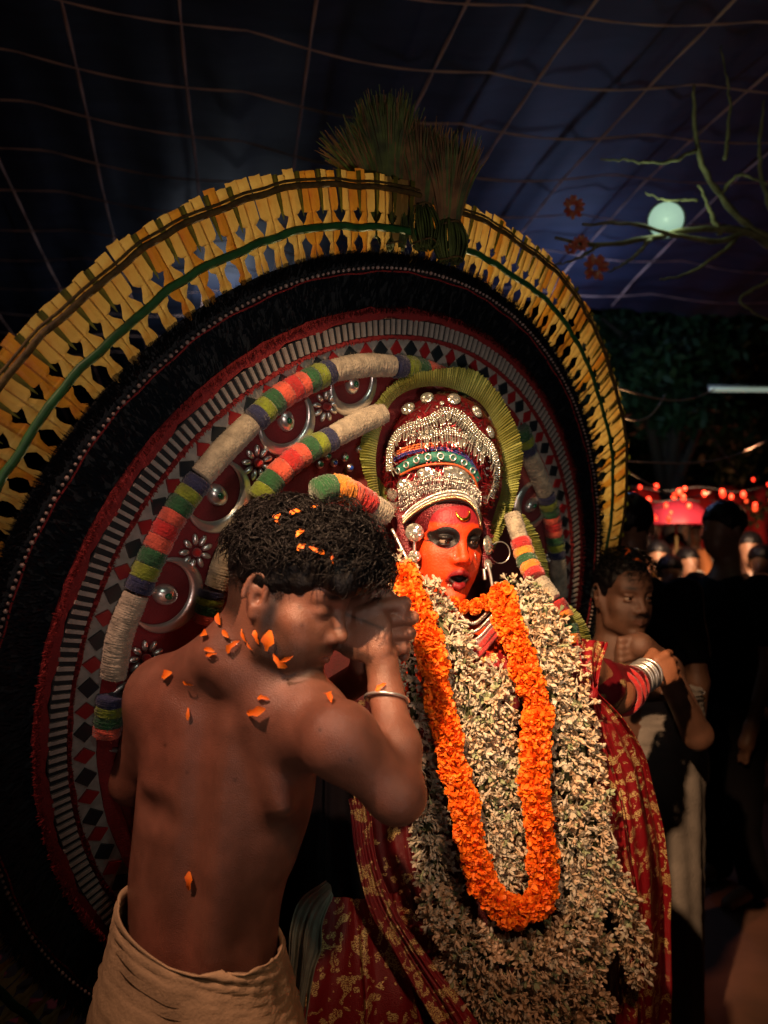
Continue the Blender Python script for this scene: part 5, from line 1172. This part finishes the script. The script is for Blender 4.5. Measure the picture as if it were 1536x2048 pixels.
crowd = [(1316, 1118, 5.6, 250, 0, 'onlooker in an orange-yellow shirt beneath the pink parasol'), (1352, 1096, 6.6, 265, 2, 'onlooker in a pale shirt just left of the tall dark man'), (1290, 1100, 6.2, 280, 3, 'onlooker in an orange shirt, leftmost of the distant crowd'),
         (1340, 1150, 5.1, 255, 5, 'seated-looking onlooker in a mustard shirt at the front of the crowd'), (1500, 1100, 5.6, 240, 2, 'onlooker in a pale shirt right of the tall dark man'), (1524, 1130, 5.0, 235, 1, 'onlooker in a red shirt cut by the right edge'), (1376, 1128, 6.0, 270, 1, 'onlooker in a red shirt behind the tall dark man'),
         (1306, 1062, 7.6, 262, 2, 'onlooker in a pale shirt in the farthest row, left of the pink parasol pole'), (1334, 1056, 7.9, 275, 5, 'onlooker in a mustard shirt in the farthest row, under the parasol'), (1364, 1060, 7.4, 255, 3, 'onlooker in an orange shirt in the farthest row, right of the pink parasol pole'), (1390, 1066, 8.0, 265, 2, 'onlooker in a pale shirt in the farthest row, touching the tall dark man')]
for x, y, d, yw, ci, lab in crowd:
    person(lab, x, y, d, R_(yw), M_sk, mat('cotton_%d' % ci, cols[ci], .9, bump=.3, bscale=60), mat('lap_%d' % ci, cols[(ci+3) % 7], .9), sit=False, grp='distant crowd behind the ritual', h=.016)
# people far at the left behind the lower edge of the disc
M_embers = [mat('petal_red', (.6, .05, .04), .7), mat('petal_pale', (.7, .45, .35), .7)]

# pink parasol ----------------------------------------------------------
par = thing('parasol', 'pink ceremonial parasol held over the distant crowd', 'parasol', tuple(P(1350, 1400, 6.3)))
M_pink = mat('pink_silk', (.70, .05, .10), .5, trans=.4, var=.4, vscale=4)
c = np.array(P(1352, 1016, 6.3)); V = [tuple(c+np.array((0, 0, .06)))]; Fc = []; n = 32
for k, (r, z) in enumerate(((.08, .06), (.16, .03), (.22, -.03), (.255, -.10), (.26, -.13))):
    for j in range(n): t = 2*math.pi*j/n; V.append(tuple(c+np.array((r*(1+.03*math.cos(8*t))*math.cos(t), r*(1+.03*math.cos(8*t))*math.sin(t), z))))
for j in range(n):
    Fc.append((0, 1+j, 1+(j+1) % n))
    for k in range(4): Fc.append((1+k*n+j, 1+(k+1)*n+j, 1+(k+1)*n+(j+1) % n, 1+k*n+(j+1) % n))
obj('parasol_cover', V, Fc, M_pink, par); mb = MB(); tube(mb, np.array([c+np.array((0, 0, .08)), c-np.array((0, 0, 1.3))]), .012, 6); mb.build('parasol_pole', M_rib, par)
mb = MB(); sphere(mb, c+np.array((0, 0, .09)), .025, None, 8, 6); mb.build('finial', M_gold, par)

# strings of small red bulbs --------------------------------------------
M_bulb = mat('bulb_red_glow', (.8, .05, .02), .4, emit=(1, .03, .012), estr=2.6); M_wire = mat('wire', (.02, .02, .02), .5)
def bulbs(lab, px, n, d, r=.016, m=M_bulb):
    q = resample([np.array(P(x, y, d)) for x, y in px], n); root = thing('light_string', lab, 'light string', tuple(q[0]), 'strings of red bulbs over the crowd')
    mb = MB(); tube(mb, q, .003, 4); mb.build('wire', M_wire, root)
    for i in range(n):
        mb = MB(); sphere(mb, q[i]-np.array((0, 0, .025))+rng.normal(size=3)*.045, np.array((1, 1, 1.3))*r*random.uniform(.6, 1.25), None, 8, 6); mb.build('bulb', m, root)
bulbs('upper string of red bulbs starting at the edge of the disc', [(1262, 972), (1330, 982), (1400, 974), (1470, 984), (1536, 972)], 15, 5.4)
bulbs('middle string of red bulbs, sagging behind the disc', [(1268, 988), (1310, 1004), (1360, 998), (1400, 1004)], 8, 5.2)
bulbs('lower short string of red bulbs', [(1276, 1008), (1300, 1018), (1330, 1012)], 4, 5.0)
bulbs('orange-red string of bulbs above the tall dark man', [(1420, 1000), (1470, 1012), (1536, 1002)], 7, 6.2, .02, mat('bulb_orange_glow', (.8, .1, .02), .4, emit=(1, .08, .02), estr=2))
# red lit awning cloth added as the red glow behind the crowd
M_backdrop = mat('backdrop_red', (.35, .02, .02), .8, var=.6, vscale=3, trans=.3)
V = []; Fc = []
for i in range(41):
    for k in range(7):
        p = np.array(P(1225+(1750-1225)*i/40, 972+34*k, 8.6+.12*math.sin(i*1.3))); V.append(tuple(p))
for i in range(40):
    for k in range(6): Fc.append((i*7+k, (i+1)*7+k, (i+1)*7+k+1, i*7+k+1))
aw = obj('red_backdrop', V, Fc, M_backdrop, label='red cloth awning added for the red glow behind the distant crowd', category='backdrop'); md = aw.modifiers.new('thickness', 'SOLIDIFY'); md.thickness = .01
lamp('SPOT', 'crowd_fill', P(1480, 760, 4.2), P(1370, 1150, 6.0), (1, .62, .36), 900, .08, 44, 1)  # fill added to brighten the distant crowd
lamp('POINT', 'backdrop_fill', P(1330, 1010, 8.2), None, (1, .22, .12), 7, .1)  # red fills added so the cloth behind the crowd glows
lamp('POINT', 'backdrop_fill', P(1500, 1040, 8.2), None, (1, .26, .14), 6, .1)
lamp('SPOT', 'ground_lamp', P(1650, 900, 4.2), P(1400, 1900, 2.6), (1, .34, .16), 60, .06, 50, 1)

# flood lamp with glare, tube light, wires ------------------------------
fl = thing('flood_lamp', 'round flood lamp glowing white behind the bare branches', 'lamp', tuple(P(1332, 440, 3.4)))
R = frame_z(-np.array(P(1332, 440, 3.4))+np.array((.0, 0, 1.5))); c = np.array(P(1332, 440, 3.4)); mb = MB(); V = []; Fc = []; n = 28
for r, z in ((.0, -.09), (.04, -.09), (.076, -.03), (.080, .01), (.076, .01), (.073, -.01)):
    for j in range(n): t = 2*math.pi*j/n; V.append(tuple(c+R@np.array((r*math.cos(t), r*math.sin(t), z))))
for k in range(5):
    for j in range(n): Fc.append((k*n+j, k*n+(j+1) % n, (k+1)*n+(j+1) % n, (k+1)*n+j))
obj('housing', V, Fc, mat('lamp_housing', (.05, .05, .05), .5, 1), fl)
V = [tuple(c+R@np.array((0.072*math.cos(2*math.pi*j/n), 0.072*math.sin(2*math.pi*j/n), -.006))) for j in range(n)]; V += [tuple(c+R@np.array((0.072*math.cos(2*math.pi*j/n), 0.072*math.sin(2*math.pi*j/n), -.010))) for j in range(n)]
obj('lamp_glass', V, [tuple(range(n)), tuple(range(n, 2*n))[::-1]]+[(j, n+j, n+(j+1) % n, (j+1) % n) for j in range(n)], mat('lamp_glow', (.6, .8, .7), .3, emit=(.55, .85, .72), estr=.42), fl)
lamp('POINT', 'flood_glow', P(1325, 425, 3.12), None, (.80, 1, .66), 1.6, .05)
tl = thing('tube_lamp', 'horizontal fluorescent tube lamp in front of the dark trees at the right edge', 'lamp', tuple(P(1490, 780, 5)))
q = np.array([np.array(P(1420, 779, 5.)), np.array(P(1600, 780, 5.))]); mb = MB(); tube(mb, q, .016, 8); mb.build('tube_glass', mat('tube_glow', (.7, .8, .7), .4, emit=(.6, .75, .6), estr=.35), tl)
mb = MB(); tube(mb, q+np.array((0, .03, .02)), .018, 6); mb.build('batten', M_greyc, tl)
for k, (a_, b_, lab) in enumerate((((1225, 772, 2.6), (1430, 778, 5), 'wire running level from the disc to the tube lamp'), ((1240, 832, 2.6), (1330, 790, 4), 'wire rising steeply from the disc towards the trees'), ((1250, 922, 2.8), (1536, 880, 5), 'wire rising gently above the red bulbs'), ((1255, 942, 2.8), (1420, 985, 5), 'wire falling from the disc to the red bulbs'))):
    A, B = np.array(P(*a_)), np.array(P(*b_)); q = np.array([A+(B-A)*t-np.array((0, 0, .06*math.sin(math.pi*t))) for t in np.linspace(0, 1, 20)]); mb = MB(); tube(mb, q, .0042, 5)
    mb.build('wire', M_rope, None, label='thin '+lab, category='wire')

# bare flowering tree at the upper right --------------------------------
M_bark = mat('bark_pale', (.22, .22, .10), .85, var=.6, vscale=20, bump=.7, bscale=60)
tree = thing('frangipani_tree', 'bare branching tree with a few red blossoms at the upper right', 'tree', tuple(P(1640, 1500, 3.4)))
mb = MB(); tube(mb, resample([np.array(P(1640, 1720, 3.5)), np.array(P(1630, 1200, 3.45)), np.array(P(1600, 700, 3.4)), np.array(P(1560, 480, 3.35))], 20), np.linspace(.09, .05, 20), 10); mb.build('trunk', M_bark, tree)
br = [([(1590, 520, 3.4), (1500, 468, 3.3), (1400, 458, 3.2), (1290, 478, 3.1), (1200, 490, 3.05), (1110, 478, 3.0)], .030), ([(1560, 480, 3.35), (1500, 455, 3.3), (1440, 390, 3.25), (1395, 300, 3.2), (1385, 170, 3.15)], .028), ([(1500, 462, 3.3), (1430, 482, 3.2), (1330, 465, 3.1), (1260, 447, 3.05), (1165, 450, 3.0)], .022),
      ([(1440, 470, 3.25), (1420, 420, 3.2), (1398, 370, 3.2)], .020), ([(1395, 300, 3.2), (1330, 325, 3.15), (1250, 320, 3.1), (1200, 318, 3.05)], .013), ([(1480, 465, 3.3), (1450, 500, 3.2), (1380, 545, 3.2), (1320, 560, 3.1)], .016), ([(1300, 478, 3.1), (1260, 520, 3.05), (1215, 545, 3.0)], .014),
      ([(1200, 490, 3.05), (1150, 520, 3.0), (1100, 530, 2.95)], .012), ([(1560, 480, 3.35), (1520, 330, 3.3), (1530, 200, 3.3)], .022), ([(1440, 390, 3.25), (1480, 350, 3.2), (1536, 370, 3.2)], .014), ([(1395, 400, 3.2), (1330, 400, 3.2), (1290, 385, 3.2)], .010), ([(1545, 560, 3.3), (1480, 600, 3.3), (1536, 640, 3.3)], .016), ([(1450, 320, 3.2), (1460, 200, 3.2), (1440, 90, 3.2)], .014)]
for pts_, r_ in br:
    q = resample([np.array(P(*p)) for p in pts_], 22)+rng.normal(size=(22, 3))*.0025; mb = MB(); tube(mb, q, np.linspace(r_*.62, r_*.22, 22)*(1+.15*rng.normal(size=22).clip(-1, 1)), 8); mb.build('branch', M_bark, tree)
M_bl = mat('blossom_red', (.55, .07, .05), .6, col2=(.65, .30, .18), vscale=60, trans=.3)
for x, y, d, R0 in ((1145, 416, 2.95, .045), (1160, 488, 2.95, .034), (1190, 536, 2.95, .052), (1140, 500, 3., .028)):
    c = np.array(P(x, y, d)); mb = MB()
    for k in range(11):
        a = 2*math.pi*k/11+rng.random()*.3; dr = np.array((math.cos(a), -.5+rng.normal()*.3, math.sin(a))); dr /= np.linalg.norm(dr); A = frame_z(dr, (0, 1, .1)); sphere(mb, c+dr*R0*.62, (R0*.22, R0*.09, R0*.42), A, 7, 5)
    mb.build('blossom', M_bl, tree)

# dark leafy trees beyond -----------------------------------------------
M_leafd = mat('leaves_dark', (.035, .085, .03), .6, col2=(.015, .04, .015), vscale=3, trans=.25); M_barkd = mat('bark_dark', (.05, .035, .025), .9, bump=.6, bscale=30)
def leafy(lab, x, y, d, rx, rz, n, grp='dark trees beyond the canopy'):
    c = np.array(P(x, y, d)); root = thing('leafy_tree', lab, 'tree', (c[0], c[1], 0), grp)
    mb = MB(); tube(mb, np.array([[c[0], c[1], 0], [c[0]+.1, c[1], c[2]*.5], [c[0], c[1], c[2]]]), np.array([.16, .12, .07]), 8)
    for k in range(7):
        e = c+np.array((rng.normal()*rx*.6, rng.normal()*rx*.4, rng.normal()*rz*.6)); tube(mb, np.array([[c[0], c[1], c[2]*.6], (c+e)/2, e]), np.array([.06, .04, .015]), 6)
    mb.build('trunk', M_barkd, root)
    cl = c+rng.normal(size=(60, 3))*np.array((rx, rx*.8, rz))*.5; i = rng.integers(0, 60, n); p = cl[i]+rng.normal(size=(n, 3))*np.array((.16, .16, .12))*rx*.8
    dr = rng.normal(size=(n, 3)); dr[:, 2] -= .6; dr /= np.linalg.norm(dr, axis=1)[:, None]; sd = np.cross(dr, rng.normal(size=(n, 3))); sd /= np.linalg.norm(sd, axis=1)[:, None]
    L = rng.uniform(.08, .16, n)[:, None]; V = np.stack([p, p+dr*L*.5+sd*L*.22, p+dr*L, p+dr*L*.5-sd*L*.22], 1).reshape(-1, 3)
    o_ = link('crown', npmesh('crown', V, np.arange(4*n).reshape(n, 4), M_leafd)); setpar(o_, root)
leafy('dark leafy tree nearest the right edge of the disc, under the canopy rim', 1330, 740, 7.5, .75, 1.0, 9000)
leafy('dark leafy tree behind the tube lamp at the right', 1500, 800, 9.5, 1.1, 1.3, 8000)
leafy('dark leafy tree lower down behind the red bulbs', 1400, 900, 10.5, 1.3, .9, 7000)
lamp('SPOT', 'tree_lamp', P(1250, 950, 5.2), P(1330, 740, 7.5), (.5, 1, .75), 14, .1, 60, 1)
# fallen petals and leaves on the ground at the lower left
V = []; Fc = []
for i in range(420):
    p = np.array((rng.uniform(-2.2, -.6), rng.uniform(1.6, 3.6), .03)); a = rng.random()*6.28; r = rng.uniform(.02, .05); k = len(V)
    for j in range(5): V.append(tuple(p+np.array((r*math.cos(a+j*1.257), r*.6*math.sin(a+j*1.257), .012*math.sin(j*2+i)))))
    Fc.append(tuple(range(k, k+5)))
obj('fallen_petals', V, Fc, M_embers[0], kind='stuff', label='fallen red petals scattered on the earth behind the disc', category='petals')
